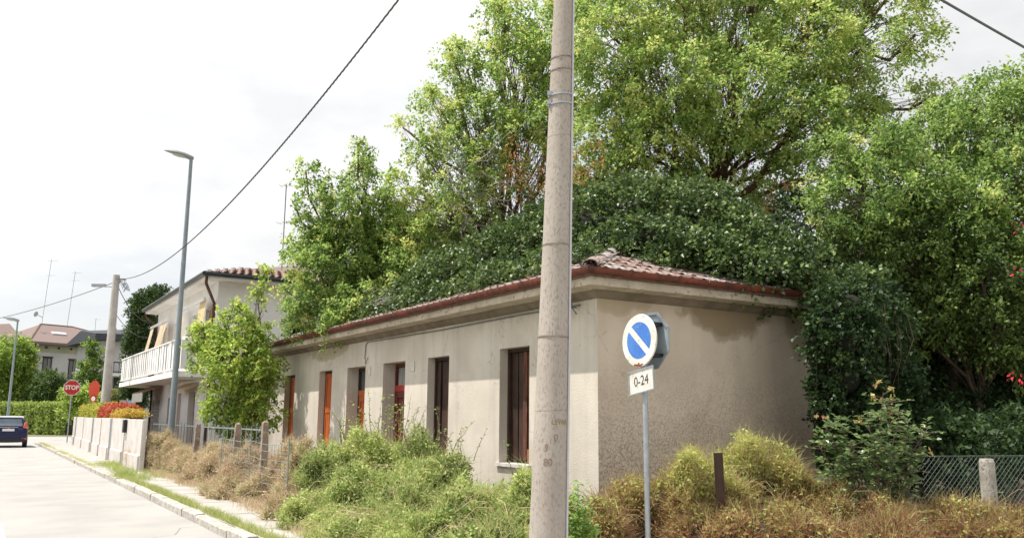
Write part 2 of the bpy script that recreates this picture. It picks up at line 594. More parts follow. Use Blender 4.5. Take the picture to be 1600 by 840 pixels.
def wall_mat(name, base, base2, stains, streak=.5, speck=None, zfade=None):
    m = mat(name, base, base2, scale=1.1, rough=.95, bump=.4, bscale=70, detail=8)
    t = m.node_tree
    b = t.nodes['Principled BSDF']
    out = b.inputs['Base Color'].links[0].from_socket
    tcn = N(t, 'ShaderNodeTexCoord')
    sx = N(t, 'ShaderNodeSeparateXYZ')
    t.links.new(tcn.outputs['Object'], sx.inputs[0])
    wn = N(t, 'ShaderNodeTexNoise')
    wn.inputs['Scale'].default_value = 3.0
    wn.inputs['Detail'].default_value = 6
    t.links.new(tcn.outputs['Object'], wn.inputs[0])

    def math_(op, a, c=None, clamp=False):
        n = N(t, 'ShaderNodeMath', operation=op, use_clamp=clamp)
        for i, q in enumerate((a, c)):
            if q is None:
                continue
            if isinstance(q, (int, float)):
                n.inputs[i].default_value = q
            else:
                t.links.new(q, n.inputs[i])
        return n.outputs[0]

    def mixc(fac, a, col):
        n = N(t, 'ShaderNodeMix', data_type='RGBA')
        t.links.new(fac, n.inputs[0])
        t.links.new(a, n.inputs[6])
        n.inputs[7].default_value = (*col, 1)
        return n.outputs[2]
    # run-off streaks of dirt
    mpn = N(t, 'ShaderNodeMapping')
    mpn.inputs['Scale'].default_value = (2.4, 2.4, .16)
    t.links.new(tcn.outputs['Object'], mpn.inputs[0])
    sn = N(t, 'ShaderNodeTexNoise')
    sn.inputs['Scale'].default_value = 2.2
    sn.inputs['Detail'].default_value = 7
    t.links.new(mpn.outputs[0], sn.inputs[0])
    q = math_('MULTIPLY', math_('SUBTRACT', sn.outputs[0], .5), 4.0, True)
    out = mixc(math_('MULTIPLY', q, streak), out, tuple(c * .62 for c in base))
    # hairline cracks, only in places
    vo = N(t, 'ShaderNodeTexVoronoi', feature='DISTANCE_TO_EDGE')
    vo.inputs['Scale'].default_value = .55
    va = N(t, 'ShaderNodeVectorMath', operation='ADD')
    vm = N(t, 'ShaderNodeVectorMath', operation='SCALE')
    vm.inputs['Scale'].default_value = .5
    t.links.new(wn.outputs[1], vm.inputs[0])
    t.links.new(tcn.outputs['Object'], va.inputs[0])
    t.links.new(vm.outputs[0], va.inputs[1])
    t.links.new(va.outputs[0], vo.inputs[0])
    crk = math_('SUBTRACT', 1.0, math_('MULTIPLY', vo.outputs['Distance'], 160.0), True)
    cm = math_('MULTIPLY', math_('SUBTRACT', sn.outputs[0], .47), 12.0, True)
    out = mixc(math_('MULTIPLY', math_('MULTIPLY', crk, cm), .55), out, tuple(c * .42 for c in base))
    # pale repair patches and grime patches
    pn = N(t, 'ShaderNodeTexNoise')
    pn.inputs['Scale'].default_value = .7
    pn.inputs['Detail'].default_value = 9
    pn.inputs['Roughness'].default_value = .62
    t.links.new(va.outputs[0], pn.inputs[0])
    out = mixc(math_('MULTIPLY', math_('MULTIPLY', math_('SUBTRACT', pn.outputs[0], .54), 9.0, True), .35), out, tuple(c * .70 for c in base))
    out = mixc(math_('MULTIPLY', math_('MULTIPLY', math_('SUBTRACT', .43, pn.outputs[0]), 9.0, True), .4), out, tuple(min(.8, c * 1.14) for c in base))
    if speck:
        col, top = speck
        s3 = N(t, 'ShaderNodeTexNoise')
        s3.inputs['Scale'].default_value = 42
        s3.inputs['Detail'].default_value = 5
        s3.inputs['Roughness'].default_value = .7
        t.links.new(tcn.outputs['Object'], s3.inputs[0])
        zz = math_('DIVIDE', math_('SUBTRACT', math_('ADD', float(top), math_('MULTIPLY', wn.outputs[0], .8)), sx.outputs['Z']), 1.8, True)
        f = math_('MULTIPLY', math_('MULTIPLY', math_('SUBTRACT', s3.outputs[0], .46), 9.0, True), zz)
        out = mixc(math_('MULTIPLY', f, .75), out, col)
    for (axis, c0, cz, rx, rz, col, fac) in stains:
        u = math_('DIVIDE', math_('SUBTRACT', sx.outputs[axis], c0), rx)
        v = math_('DIVIDE', math_('SUBTRACT', sx.outputs['Z'], cz), rz)
        r2_ = math_('ADD', math_('MULTIPLY', u, u), math_('MULTIPLY', v, v))
        r2_ = math_('ADD', r2_, math_('MULTIPLY', math_('SUBTRACT', wn.outputs[0], .5), 1.7))
        inside = math_('MULTIPLY', math_('SUBTRACT', 1.0, r2_), 2.4, True)
        edge = math_('SUBTRACT', 1.0, math_('MULTIPLY', math_('ABSOLUTE', math_('SUBTRACT', r2_, .85)), 4.0), True)
        out = mixc(math_('MULTIPLY', inside, fac), out, col)
        out = mixc(math_('MULTIPLY', edge, fac * .35), out, tuple(c * .7 for c in col))
    t.links.new(out, b.inputs['Base Color'])
    return m


FACADE = wall_mat('facade_plaster', (.66, .605, .525), (.56, .505, .43),
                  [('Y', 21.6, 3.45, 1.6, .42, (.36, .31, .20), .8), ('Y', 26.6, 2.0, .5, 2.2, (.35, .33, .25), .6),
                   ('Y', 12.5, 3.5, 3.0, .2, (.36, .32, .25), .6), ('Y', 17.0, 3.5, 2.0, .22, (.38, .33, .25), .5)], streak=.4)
ENDWALL = wall_mat('end_wall_roughcast', (.68, .58, .47), (.58, .485, .385),
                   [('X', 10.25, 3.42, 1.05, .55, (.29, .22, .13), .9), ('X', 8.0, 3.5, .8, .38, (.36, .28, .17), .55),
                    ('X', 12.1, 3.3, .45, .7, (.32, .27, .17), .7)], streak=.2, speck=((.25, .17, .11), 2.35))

# ------------------------------------------------------------------ the setting
def sheet(name, x0, y0, x1, y1, z, m, nx=1, ny=1, amp=0):
    b = MB()
    xs = np.linspace(x0, x1, nx + 1)
    ys = np.linspace(y0, y1, ny + 1)
    b.v = [(x, y, z + amp * random.uniform(-1, 1)) for y in ys for x in xs]
    for j in range(ny):
        for i in range(nx):
            a = j * (nx + 1) + i
            b.f.append((a, a + 1, a + nx + 2, a + nx + 1))
            b.mi.append(0)
    return tag(b.build(name, m), kind='structure')


sheet('ground', -900, -300, 900, 1500, -.03, FIELD)
road = sheet('road', -4.2, -25, 3.02, 57, 0.0, ASPHALT)
sheet('cross_road', -70, 57, 70, 74.5, 0.0, ASPHALT)
sheet('side_road', 3.02, -25, 60, 1.5, 0.0, ASPHALT)
sheet('opposite_pavement', -6.2, -25, -4.2, 57, .1, PAVE)
sheet('garden_ground', 4.2, 8.5, 40, 52, .1, mat('shade_dark_soil', (.10, .075, .05), (.045, .038, .025), scale=3, rough=1, bump=.7, bscale=20), 30, 36, .03)  # soil colour darkened in place of the shade under the trees
pv = MB()
pv.box((3.17, 3.0, -.02), (4.75, 55, .12))
pv.box((4.75, 3.0, -.02), (16.0, 7.2, .118))
pv.box((4.75, 7.2, -.02), (9.0, 9.0, .116))
pavement = tag(pv.build('pavement', PAVE), kind='structure')
# kerb of single stones: each near one a part, uneven and chipped
kb = thing('kerb', None, None)
kb['kind'] = 'structure'
y = 3.2
k = 0
while y < 55:
    L = 0.98
    st = MB()
    dz, dx = random.uniform(-.012, .012), random.uniform(-.01, .01)
    c = .02
    st.loft([[(3.02 + dx, yy, -.02), (3.02 + dx, yy, .10 + dz), (3.02 + c + dx, yy, .12 + dz), (3.165 + dx, yy, .125 + dz), (3.165 + dx, yy, -.02)]
             for yy in (y, y + .02, y + L - .02, y + L)])
    st.build('kerb_stone', KERB, kb)
    y += 1.0
    k += 1
mk = MB()
mk.box((.36, 2, .001), (.5, 15.4, .004))
tag(mk.build('painted_line', ROADPAINT, road))
cr = MB()
for pts in ([(-1.0, 19.0), (.2, 19.15), (1.1, 18.9), (2.2, 19.1), (3.0, 18.8)], [(.4, 23.8), (1.4, 23.6), (2.95, 23.9)], [(-.6, 31.5), (1.0, 31.3), (2.9, 31.8)]):
    for a, c in zip(pts, pts[1:]):
        a, c = Vector((*a, .005)), Vector((*c, .005))
        n = (c - a).cross(Vector((0, 0, 1))).normalized() * .005
        cr.face([a - n, a + n, c + n * .7, c - n * .7])
for pts in ([(1.9, 17.0), (2.1, 17.3), (2.5, 17.1), (3.0, 17.5)], [(.2, 21.5), (.9, 21.7), (1.8, 21.4), (2.9, 21.9)], [(1.0, 26), (2.0, 26.3), (2.9, 26.1)],
            [(2.0, 12.6), (2.5, 12.9), (2.7, 13.6), (3.0, 13.7)], [(-1.0, 29), (.5, 29.4), (1.6, 29.1)]):
    for a, c in zip(pts, pts[1:]):
        a, c = Vector((*a, .005)), Vector((*c, .005))
        n = (c - a).cross(Vector((0, 0, 1))).normalized() * .006
        cr.face([a - n, a + n, c + n * .7, c - n * .7])
cr.build('crack', CRACK, road)
# pavement joints, recessed dark strips kept as crack lines of filler
pj = MB()
for yy in np.arange(4, 55, 2.0):
    pj.box((3.2, yy, .1), (4.7, yy + .012, .1235))
pj.build('joint', CRACK, pavement)

# ------------------------------------------------------------------ abandoned house
HX, HY0, HY1, HX1 = 7.65, 10.11, 27.1, 12.25
ZT = 3.47
house = thing('abandoned_house', 'low abandoned plastered house with boarded openings and a roof swallowed by ivy', 'house')


def wall_grid(mbd, axis, c, t, u0, u1, z0, z1, holes, open0=False):
    """wall with openings; axis 'x' = plane x=c, openings along y. Outer face towards -axis"""
    us = sorted({u0, u1} | {h[0] for h in holes} | {h[1] for h in holes})
    zs = sorted({z0, z1} | {h[2] for h in holes} | {h[3] for h in holes})

    def solid(i, j):
        if i < 0 or j < 0 or i >= len(us) - 1 or j >= len(zs) - 1:
            return False
        uc, zc = (us[i] + us[i + 1]) / 2, (zs[j] + zs[j + 1]) / 2
        return not any(h[0] < uc < h[1] and h[2] < zc < h[3] for h in holes)

    def P(u, w, z):
        return (c + w, u, z) if axis == 'x' else (u, c + w, z)
    for i in range(len(us) - 1):
        for j in range(len(zs) - 1):
            if not solid(i, j):
                continue
            a, b, p, q = us[i], us[i + 1], zs[j], zs[j + 1]
            mbd.face([P(a, 0, p), P(b, 0, p), P(b, 0, q), P(a, 0, q)][::1 if axis == 'y' else -1])
            mbd.face([P(a, t, p), P(b, t, p), P(b, t, q), P(a, t, q)])
            if not solid(i - 1, j) and not (open0 and i == 0):
                mbd.face([P(a, 0, p), P(a, t, p), P(a, t, q), P(a, 0, q)])
            if not solid(i + 1, j):
                mbd.face([P(b, 0, p), P(b, t, p), P(b, t, q), P(b, 0, q)])
            if not solid(i, j - 1):
                mbd.face([P(a, 0, p), P(b, 0, p), P(b, t, p), P(a, t, p)])
            if not solid(i, j + 1):
                mbd.face([P(a, 0, q), P(b, 0, q), P(b, t, q), P(a, t, q)])


ops = [(24.28, 25.22, .87, 2.79, 'w'), (21.26, 22.21, .87, 2.79, 'w'), (19.02, 20.18, .12, 2.79, 'd'),
       (16.81, 17.98, .12, 2.79, 'd'), (14.80, 15.73, .87, 2.79, 'o'), (11.95, 12.90, .87, 2.79, 'o')]
fw = MB()
wall_grid(fw, 'x', HX, .38, HY0 + .383, HY1, -.1, ZT, [o[:4] for o in ops])
fw.face([(HX, HY0, -.1), (HX, HY0 + .383, -.1), (HX, HY0 + .383, ZT), (HX, HY0, ZT)][::-1])
fw.build('facade_wall', FACADE, house)
ew = MB()
wall_grid(ew, 'y', HY0, .38, HX, HX1, -.1, ZT, [], open0=True)
# the render laid on the end wall stops a little short of the corner
ew.build('end_wall', ENDWALL, house)
bw = MB()
bw.box((HX + .38, HY1 - .38, -.1), (HX1, HY1, ZT))
bw.box((HX1 - .38, HY0 + .39, -.1), (HX1, HY1 - .39, ZT))
bw.build('back_wall', FACADE, house)
fl = MB()
fl.box((HX + .4, HY0 + .4, -.05), (HX1 - .4, HY1 - .4, .12))
fl.build('floor', CONC, house)
OV = .45
cn = MB()
cn.box((HX - OV, HY0 - OV, ZT + .002), (HX1 - .12, HY1 + OV * .5, ZT + .13))
cn.build('cornice', CORNICE, house, bevel=.008)
ml = MB()
for (p0, p1, ax) in (((HX, HY0), (HX, HY1), 'f'), ((HX, HY0), (HX1, HY0), 'e')):
    if ax == 'f':
        ml.loft([[(HX - .001, yy, ZT - .11), (HX - .05, yy - k2 * .05, ZT - .08), (HX - .12, yy - k2 * .12, ZT - .01), (HX - .12, yy - k2 * .12, ZT + .001), (HX - .001, yy, ZT + .001)] for yy, k2 in ((HY0, 1), (HY1, 0))])
    else:
        ml.loft([[(xx, HY0 - .0, ZT - .11), (xx - k2 * .05, HY0 - .05, ZT - .08), (xx - k2 * .12, HY0 - .12, ZT - .01), (xx - k2 * .12, HY0 - .12, ZT + .001), (xx, HY0 - .0, ZT + .001)] for xx, k2 in ((HX, 1), (HX1, 0))])
ml.build('moulding', MOULD, house)


def gutter(mbd, p, q, out, k0=0, k1=0):
    """half round channel from p to q; out = outward unit; mitred by k"""
    p, q, out = Vector(p), Vector(q), Vector(out)
    d = (q - p).normalized()
    rings = []
    n = 8
    for e, kk in ((p, k0), (q, k1)):
        ring = []
        for rr in (.07, .062):
            rng_ = range(n + 1) if rr == .07 else range(n, -1, -1)
            for i in rng_:
                a = PI * i / n
                o_ = .07 - math.cos(a) * rr
                ring.append(e + out * o_ + Vector((0, 0, -math.sin(a) * rr * 1.3)) + d * kk * o_)
        rings.append(ring)
    mbd.loft(rings)


gz = ZT + .235
g1 = MB()
ys_ = [HY0 - OV] + [HY0 - OV + 4.3 * i for i in (1, 2, 3, 4)]
ys_[-1] = HY1 + .25
for i in range(4):
    wob = random.uniform(-.008, .008)
    gutter(g1, (HX - OV - .005, ys_[i], gz), (HX - OV - .005, ys_[i + 1] - .012, gz), (-1, 0, 0), -1 if i == 0 else 0, 0)
auto_smooth(g1.build('gutter', RUST, house))
g2 = MB()
xs_ = [HX - OV, HX + 1.7, HX + 3.3, HX1 - .1]
for i in range(3):
    gutter(g2, (xs_[i], HY0 - OV - .005, gz), (xs_[i + 1] - .012, HY0 - OV - .005, gz), (0, -1, 0), -1 if i == 0 else 0, 0)
auto_smooth(g2.build('gutter', RUST, house))
dp_ = MB()
dp_.tube([(HX - OV - .07, 26.75, 3.62), (HX - OV - .07, 26.75, 3.5), (HX - .08, 26.85, 3.2), (HX - .08, 26.85, 0)], .05, 8)
auto_smooth(dp_.build('downpipe', DRKPIPE, house))

# roof: hip slabs plus tiles
SL = .364
EX, EY, EZ = HX - OV - .06, HY0 - OV - .06, ZT + .17
rf = MB()
RX = (HX1 + HX - OV - .06) / 2
RH = RX - (HX - OV - .06)
rx1 = HX1 + .0
ry1 = HY1 + .3
A, B_, C_, D_ = (EX, EY, EZ), (rx1, EY, EZ), (rx1, ry1, EZ), (EX, ry1, EZ)
P1, P2 = (RX, EY + RH, EZ + RH * SL), (RX, ry1 - RH, EZ + RH * SL)
rf.face([A, B_, P1])
rf.face([B_, C_, P2, P1])
rf.face([C_, D_, P2])
rf.face([D_, A, P1, P2])
lo = [(x, y_, z - .05) for x, y_, z in (A, B_, C_, D_)]
rf.face(lo[::-1])
for i in range(4):
    t4 = (A, B_, C_, D_)
    rf.face([lo[i], lo[(i + 1) % 4], t4[(i + 1) % 4], t4[i]])
roof = rf.build('roof', TILE[1], house)
TW, TL, TE = .235, .40, .345


def tile_mesh(m, rot, name='roof_tile'):
    b = MB()
    n = 8
    xs = [TW * i / n for i in range(n + 1)]
    prof = [(x, .030 * math.sin(2 * PI * x / TW + .4) + .03) for x in xs]
    top0 = [(0, x, z + .03) for x, z in prof]
    top1 = [(TL, x, z) for x, z in prof]
    bot0 = [(0, x, z + .012) for x, z in prof]
    b.loft([bot0, top0, top1], close=False, cap=False)
    me = b.mesh(name, m)
    a = math.atan(SL)
    # local x = up the slope
    T_ = Matrix.Rotation(-a, 4, 'Y')
    me.transform(Matrix.Rotation(rot, 4, 'Z') @ T_)
    return me


tm_front = [tile_mesh(m, 0) for m in TILE]            # slope rises towards +X, tile width along +Y
tm_end = [tile_mesh(m, R(90)) for m in TILE]          # slope rises towards +Y, width along -X
ntile = 0
restv = []
pick = [0, 0, 1, 2, 2, 0, 1]


def put_tile(meshes, x, y, z):
    o = bpy.data.objects.new('roof_tile', random.choice([meshes[i] for i in pick]))
    C.objects.link(o)
    o.parent = roof
    o.location = (x, y, z)
    o.rotation_euler = (random.uniform(-.03, .03), random.uniform(-.03, .03), random.uniform(-.05, .05))
    return o


rest = MB()


def rest_tile(me, x, y, z):
    off = len(rest.v)
    jx, jz = random.uniform(-.01, .01), random.uniform(0, .012)
    rest.v += [(v.co.x + x + jx, v.co.y + y, v.co.z + z + jz) for v in me.vertices]
    mi = pick[random.randrange(len(pick))]
    for p in me.polygons:
        rest.f.append(tuple(off + i for i in p.vertices))
        rest.mi.append(mi)


for k in range(7):
    q = TE * k * math.cos(math.atan(SL))
    yy = EY + q + .06
    while yy < ry1 - .1 - (q if k else 0):
        if k < 2:
            put_tile(tm_front, EX + q - .02, yy, EZ + q * SL + .012)
        else:
            rest_tile(tm_front[0], EX + q - .02, yy, EZ + q * SL + .012)
        yy += TW
    xx = EX + q + TW + .06
    while xx < rx1 - q:
        if k < 6 and xx < 12.6 - .4 * k:
            put_tile(tm_end, xx, EY + q - .02, EZ + q * SL + .012)
        else:
            rest_tile(tm_end[0], xx, EY + q - .02, EZ + q * SL + .012)
        xx += TW
tag(rest.build('roof_tile_field', TILE, roof), kind='stuff')
for k in range(12):
    b = MB()
    n = 7
    r0, r1, L = .125, .10, .42
    prof = lambda r_, x: [(x, -math.cos(PI * i / n) * r_, math.sin(PI * i / n) * r_ * .8) for i in range(n + 1)]
    p0, p1 = prof(r0, 0), prof(r1, L)
    q0 = [(0, y_ * .86, z_ * .86) for _, y_, z_ in p0]
    b.loft([q0, p0, p1], close=False, cap=False)
    o = b.build('hip_tile', random.choice(TILE), roof)
    q = .02 + k * .235
    o.location = (EX + q, EY + q, EZ + q * SL + .045 + (.03 if k % 3 == 0 else 0) + random.uniform(0, .02))
    o.rotation_euler = (random.uniform(-.12, .12), -math.atan(SL / 1.414) - random.uniform(0, .08), R(45) + random.uniform(-.1, .1))

# openings
for (a, b, z0, z1, kind) in ops:
    rec = .16 if kind != 'd' else .29
    X = HX + rec
    idx = ops.index((a, b, z0, z1, kind))
    if kind == 'w':
        w = MB()
        for p in (((X, a, z0), (X + .05, a + .05, z1)), ((X, b - .05, z0), (X + .05, b, z1)), ((X, a + .05, z1 - .05), (X + .05, b - .05, z1))):
            w.box(*p)
        win = w.build('window', DARKFRAME, house)
        for s0, s1 in ((a + .055, (a + b) / 2 - .004), ((a + b) / 2 + .004, b - .055)):
            s = MB()
            s.box((X + .004, s0, z0 + .01), (X + .04, s0 + .07, z1 - .055))
            s.box((X + .004, s1 - .07, z0 + .01), (X + .04, s1, z1 - .055))
            for zz in (z0 + .01, z0 + .85, z1 - .15):
                s.box((X + .004, s0 + .07, zz), (X + .04, s1 - .07, zz + .09))
            s.box((X + .02, s0 + .07, z0 + .05), (X + .03, s1 - .07, z1 - .1))
            s.build('shutter', ORANGE, win)
        s = MB().box((HX - .04, a - .05, z0 - .045), (X, b + .05, z0 + .003))
        s.build('sill', CREAMSILL, win)
    elif kind == 'o':
        w = MB()
        for p in (((X, a, z0), (X + .06, a + .06, z1)), ((X, b - .06, z0), (X + .06, b, z1)), ((X, a + .06, z1 - .06), (X + .06, b - .06, z1))):
            w.box(*p)
        win = w.build('window', DARKFRAME, house)
        bk = MB().box((X + .12, a, z0), (X + .14, b, z1))
        bk.build('dark_room_backing', DARK, win)  # near-black panel standing in for the unlit room behind the boards
        plan = ((.07, .25, DARKFRAME, .06), (.30, .48, DARKFRAME, .05), (.515, .63, OLDWOOD, .0), (.635, .71, OLDWOOD, .02), (.76, .88, DARKFRAME, .055)) if idx == 5 else \
            ((.07, .22, DARKFRAME, .03), (.25, .53, DARKFRAME, .05), (.56, .655, OLDWOOD, .01), (.66, .75, ORANGEOLD, .0), (.755, .86, OLDWOOD, .0))
        for (u0, u1, mm, dx) in plan:
            s = MB()
            h0 = z0 + random.uniform(.0, .05)
            # slightly warped board with a ragged lower end
            r_ = []
            for j in range(7):
                t = j / 6
                zz = h0 + (z1 - .07 - h0) * t
                wv = .008 * math.sin(5 * t + u0 * 20)
                r_.append([(X + dx + wv, b - u0 + wv, zz), (X + dx + wv, b - u1 + wv, zz + (.05 if j == 0 else 0)), (X + dx + wv + .022, b - u1 + wv, zz + (.05 if j == 0 else 0)), (X + dx + wv + .022, b - u0 + wv, zz)])
            s.loft(r_)
            s.build('board', mm, win)
        s = MB().box((X - .01, b - .86, z0 + .01), (X + .02, b - .66, z0 + .24))
        if idx == 5:
            s.build('broken_board', BAREWOOD, win)
        s = MB().box((HX - .05, a - .06, z0 - .05), (X + .1, b + .06, z0 + .003))
        s.build('sill', CREAMSILL, win)
    else:
        red = idx == 3
        mm = REDWOOD if red else ORANGE
        zt = 2.18 if red else 2.12
        w = MB()
        for p in (((X, a, z0), (X + .07, a + .07, z1)), ((X, b - .07, z0), (X + .07, b, z1)), ((X, a + .07, z1 - .07), (X + .07, b - .07, z1))):
            w.box(*p)
        door = w.build('door', REDWOOD if red else DARKFRAME, house)
        MB().box((X - .015, a + .07, zt), (X + .06, b - .07, zt + .13)).build('transom_rail', REDBAR if red else ORANGE, door)
        MB().box((X + .03, a + .07, zt + .13), (X + .036, b - .07, z1 - .07)).build('transom_glass', GLASS, door)
        cu = MB()
        n = 16
        cu.loft([[(X + .01 + .012 * math.sin(i * 1.9), a + .3 + (b - a - .5) * i / n, zz) for i in range(n + 1)] for zz in (zt + .13, z1 - .1)], close=False, cap=False)
        if red:
            cu.build('curtain', CLOTH, door)
        mid = (a + b) / 2
        for s0, s1 in ((a + .07, mid - .004), (mid + .004, b - .07)):
            s = MB()
            s.box((X + .002, s0, z0), (X + .05, s0 + .09, zt))
            s.box((X + .002, s1 - .09, z0), (X + .05, s1, zt))
            for zz, hh in ((z0, .2), (z0 + .8, .12), (zt - .14, .14)):
                s.box((X + .002, s0 + .09, zz), (X + .05, s1 - .09, zz + hh))
            s.box((X + .03, s0 + .09, z0 + .1), (X + .042, s1 - .09, zt - .1))
            for zc0, zc1 in ((z0 + .24, z0 + .76), (z0 + .96, zt - .18)):
                s.box((X + .018, s0 + .13, zc0), (X + .032, s1 - .13, zc1))
            s.build('door_leaf', mm, door, bevel=.006)
        MB().box((HX - .05, a, .02), (X, b, .14)).build('doorstep', CONC, door)

# number plates beside the two doors
for (yy, zz, num) in ((18.78, 2.66, '7'), (16.42, 2.66, '9')):
    pl = MB().box((HX - .012, yy - .085, zz - .1), (HX - .001, yy + .085, zz + .1)).build('number_plate', SIGNWHITE, house, bevel=.004)
    fr = MB()
    for q0, q1 in (((-.085, -.1), (.085, -.088)), ((-.085, .088), (.085, .1)), ((-.085, -.088), (-.073, .088)), ((.073, -.088), (.085, .088))):
        fr.box((HX - .016, yy + q0[0], zz + q0[1]), (HX - .012, yy + q1[0], zz + q1[1]))
    fr.build('plate_rim', CREAMSILL, pl)

# wiring on the facade
wr = MB()
wr.tube([(HX - .02, 19.05, 2.95), (HX - .02, 19.0, 3.28), (HX - .025, 18.9, 3.33), (HX - .03, 15.0, 3.30), (HX - .025, 12.2, 3.315), (HX - .03, 10.5, 3.30)], .011, 5)
wr.tube([(HX - .02, 19.0, 2.95), (HX - .03, 18.98, 2.82), (HX - .04, 18.9, 2.86), (HX - .02, 18.85, 2.98)], .008, 5)
wr.build('facade_cable', GREYCABLE, house)
hk = MB()
hk.tube([(HX - .03, 10.62, 3.42), (HX - .12, 10.60, 3.36), (HX - .16, 10.52, 3.25), (HX - .13, 10.45, 3.15)], .012, 5)
hk.tube([(HX - .10, 10.72, 3.33), (HX - .14, 10.80, 3.18), (HX - .10, 10.74, 3.12), (HX - .07, 10.68, 3.22)], .01, 5)
hk.tube([(HX - .02, 10.6, 3.27), (HX - .2, 10.6, 3.27)], .011, 5)
hk.tube([(HX - .01, 10.85, 3.05), (HX - .06, 10.85, 3.02)], .02, 5)
hk.build('cable_hook', GREYCABLE, house)

# ------------------------------------------------------------------ foreground utility pole
base = Vector((4.23, 6.33, 0)) + Vector((0, 0, .1))
pole_dir = Vector((_r0[0], _r0[1], 0)) * math.tan(R(1.65)) + Vector((0, 0, 1))


def pole_at(z):
    return base + pole_dir * (z - .1)


def pole_r(z):
    return .170 - .0143 * z


pole = thing('utility_pole', 'thick concrete utility pole with steel bands and faded stencilled figures, in the foreground', 'utility pole', tuple(base))
b = MB()
zz = [.1 + 8.1 * i / 24 for i in range(25)]
b.tube([pole_at(z) - base for z in zz], [pole_r(z) for z in zz], 40)
auto_smooth(b.build('shaft', CONC_POLE, pole))


def ringband(z, w=.011, th=.006, tilt=0.0, m=RUSTWIRE, name='band'):
    b_ = MB()
    r_ = pole_r(z) + .001
    rings = []
    for i in range(33):
        a = 2 * PI * i / 32
        ca, sa = math.cos(a), math.sin(a)
        c_ = pole_at(z) - base
        dz = tilt * ca
        rings.append([c_ + Vector((ca * q, sa * q, dz + h_)) for q, h_ in ((r_, -w), (r_ + th, -w), (r_ + th, w), (r_, w))])
    b_.loft(rings, cap=False)
    o = b_.build(name, m, pole)
    return o


def band_z(py):
    """height on the pole axis seen at a photo row"""
    lo_, hi_ = 0.0, 9.0
    for _ in range(40):
        mid = (lo_ + hi_) / 2
        d_ = np.array(pole_at(mid)) - [0, 0, EYE]
        yy_ = 420 - FPX * (d_ @ _u) / (d_ @ _f)
        if yy_ > py:
            lo_ = mid
        else:
            hi_ = mid
    return lo_


ringband(band_z(93), .005, .006, .008)
ringband(band_z(112), .005, .006, .01)
ringband(band_z(151), .008, .01, .01, GREYMETAL)
ringband(band_z(165), .008, .01, .01, GREYMETAL)
ringband(band_z(384), .004, .005, 0)
ringband(band_z(527), .005, .006, -.004)
camdir = Vector((-_f[0], -_f[1], 0)).normalized()
rightd = Vector((_r0[0], _r0[1], 0))


def on_pole(z, ang, off=0.0):
    """point on the shaft; ang measured from the camera-facing line towards the right"""
    r_ = pole_r(z) + off
    return pole_at(z) - base + (camdir * math.cos(ang) + rightd * math.sin(ang)) * r_


b = MB()
b.tube([on_pole(z, R(66), .010) for z in zz[:-1]], .010, 8)
auto_smooth(b.build('conduit', PVC, pole))
b = MB()
for z in (band_z(150), band_z(164)):
    p = on_pole(z, R(-62), .015)
    b.obox(p, rightd, camdir, (0, 0, 1), .02, .02, .018)
b.build('clamp', GREYMETAL, pole)


def pole_text(body, size, z, ang, m, sx=1.0, name='stencil'):
    def warp(x, y_, w_):
        zz_ = z + y_
        return on_pole(zz_, ang + x / pole_r(z), .0015 + w_)
    return text_mesh(name, body, size, m, pole, (0, 0, 0), (1, 0, 0), (0, 0, 1), depth=.0006, sx=sx, warp=warp)


pole_text('LEVAR', .062, band_z(659), R(28), YELLOWST, .85)
pole_text('0', .085, band_z(683), R(14), STENCIL, .9)
pole_text('9', .09, band_z(699), R(-17), STENCIL, .75)
pole_text('80', .09, band_z(721), R(-10), STENCIL, .9)
for z in (band_z(640), band_z(215)):
    ringband(z, .0012, .0006, .01, STENCIL, 'casting_line')

# ------------------------------------------------------------------ road signs
def disc_poly(r_, n=48, sx=1.0):
    return [(r_ * sx * math.cos(2 * PI * i / n), r_ * math.sin(2 * PI * i / n)) for i in range(n)]


SX, SY = 6.26, 7.41
sp = thing('no_parking_sign', 'round blue and white no parking sign with 0-24 plate on a galvanised post', 'road sign', (SX, SY, .1))
MB().tube([(0, 0, 0), (-.01, 0, 2.6)], .03, 16).build('post', GREYMETAL, sp)
auto_smooth(sp.children[0])
til = R(6)
ux = Vector((0, -math.cos(til), math.sin(til)))           # reading direction seen from the road
uy = Vector((.03, math.sin(til), math.cos(til))).normalized()
nz_ = ux.cross(uy)                                        # towards the viewer (-X)
c0 = Vector((-.055, .03, 2.47 - .1))
b = MB()
b.prism(disc_poly(.288), c0, ux, uy, .003)
b.tube([c0 + ux * .286 * math.cos(t) + uy * .286 * math.sin(t) - nz_ * .008 for t in np.linspace(0, 2 * PI, 49)], .009, 6)
disc = b.build('sign_disc', SIGNWHITE, sp)
# blue field split by the white bar
blue_r = .205
for s in (1, -1):
    pts = []
    h = .036
    a0 = math.asin(h / blue_r)
    for i in range(25):
        a = a0 + (PI - 2 * a0) * i / 24
        pts.append((blue_r * math.cos(a), blue_r * math.sin(a)))
    rot = R(-47) if s == 1 else R(133)
    pts = [(x * math.cos(rot) - y_ * math.sin(rot), x * math.sin(rot) + y_ * math.cos(rot)) for x, y_ in pts]
    MB().prism(pts, c0 + nz_ * .0035, ux, uy, .001).build('blue_field', SIGNBLUE, disc)
b = MB()
for (x, y_, r_) in ((-.04, -.272, .028), (0.0, -.281, .02), (-.085, -.262, .018), (.03, -.27, .015), (-.02, -.25, .012)):
    b.prism([(x + px_ * random.uniform(.7, 1.3) * 1.4, y_ + py_ * .6) for px_, py_ in disc_poly(r_, 9)], c0 + nz_ * (.0034 + random.random() * .0004), ux, uy, .0005)
b.build('rust_patch', RUSTPATCH, disc)
b = MB()
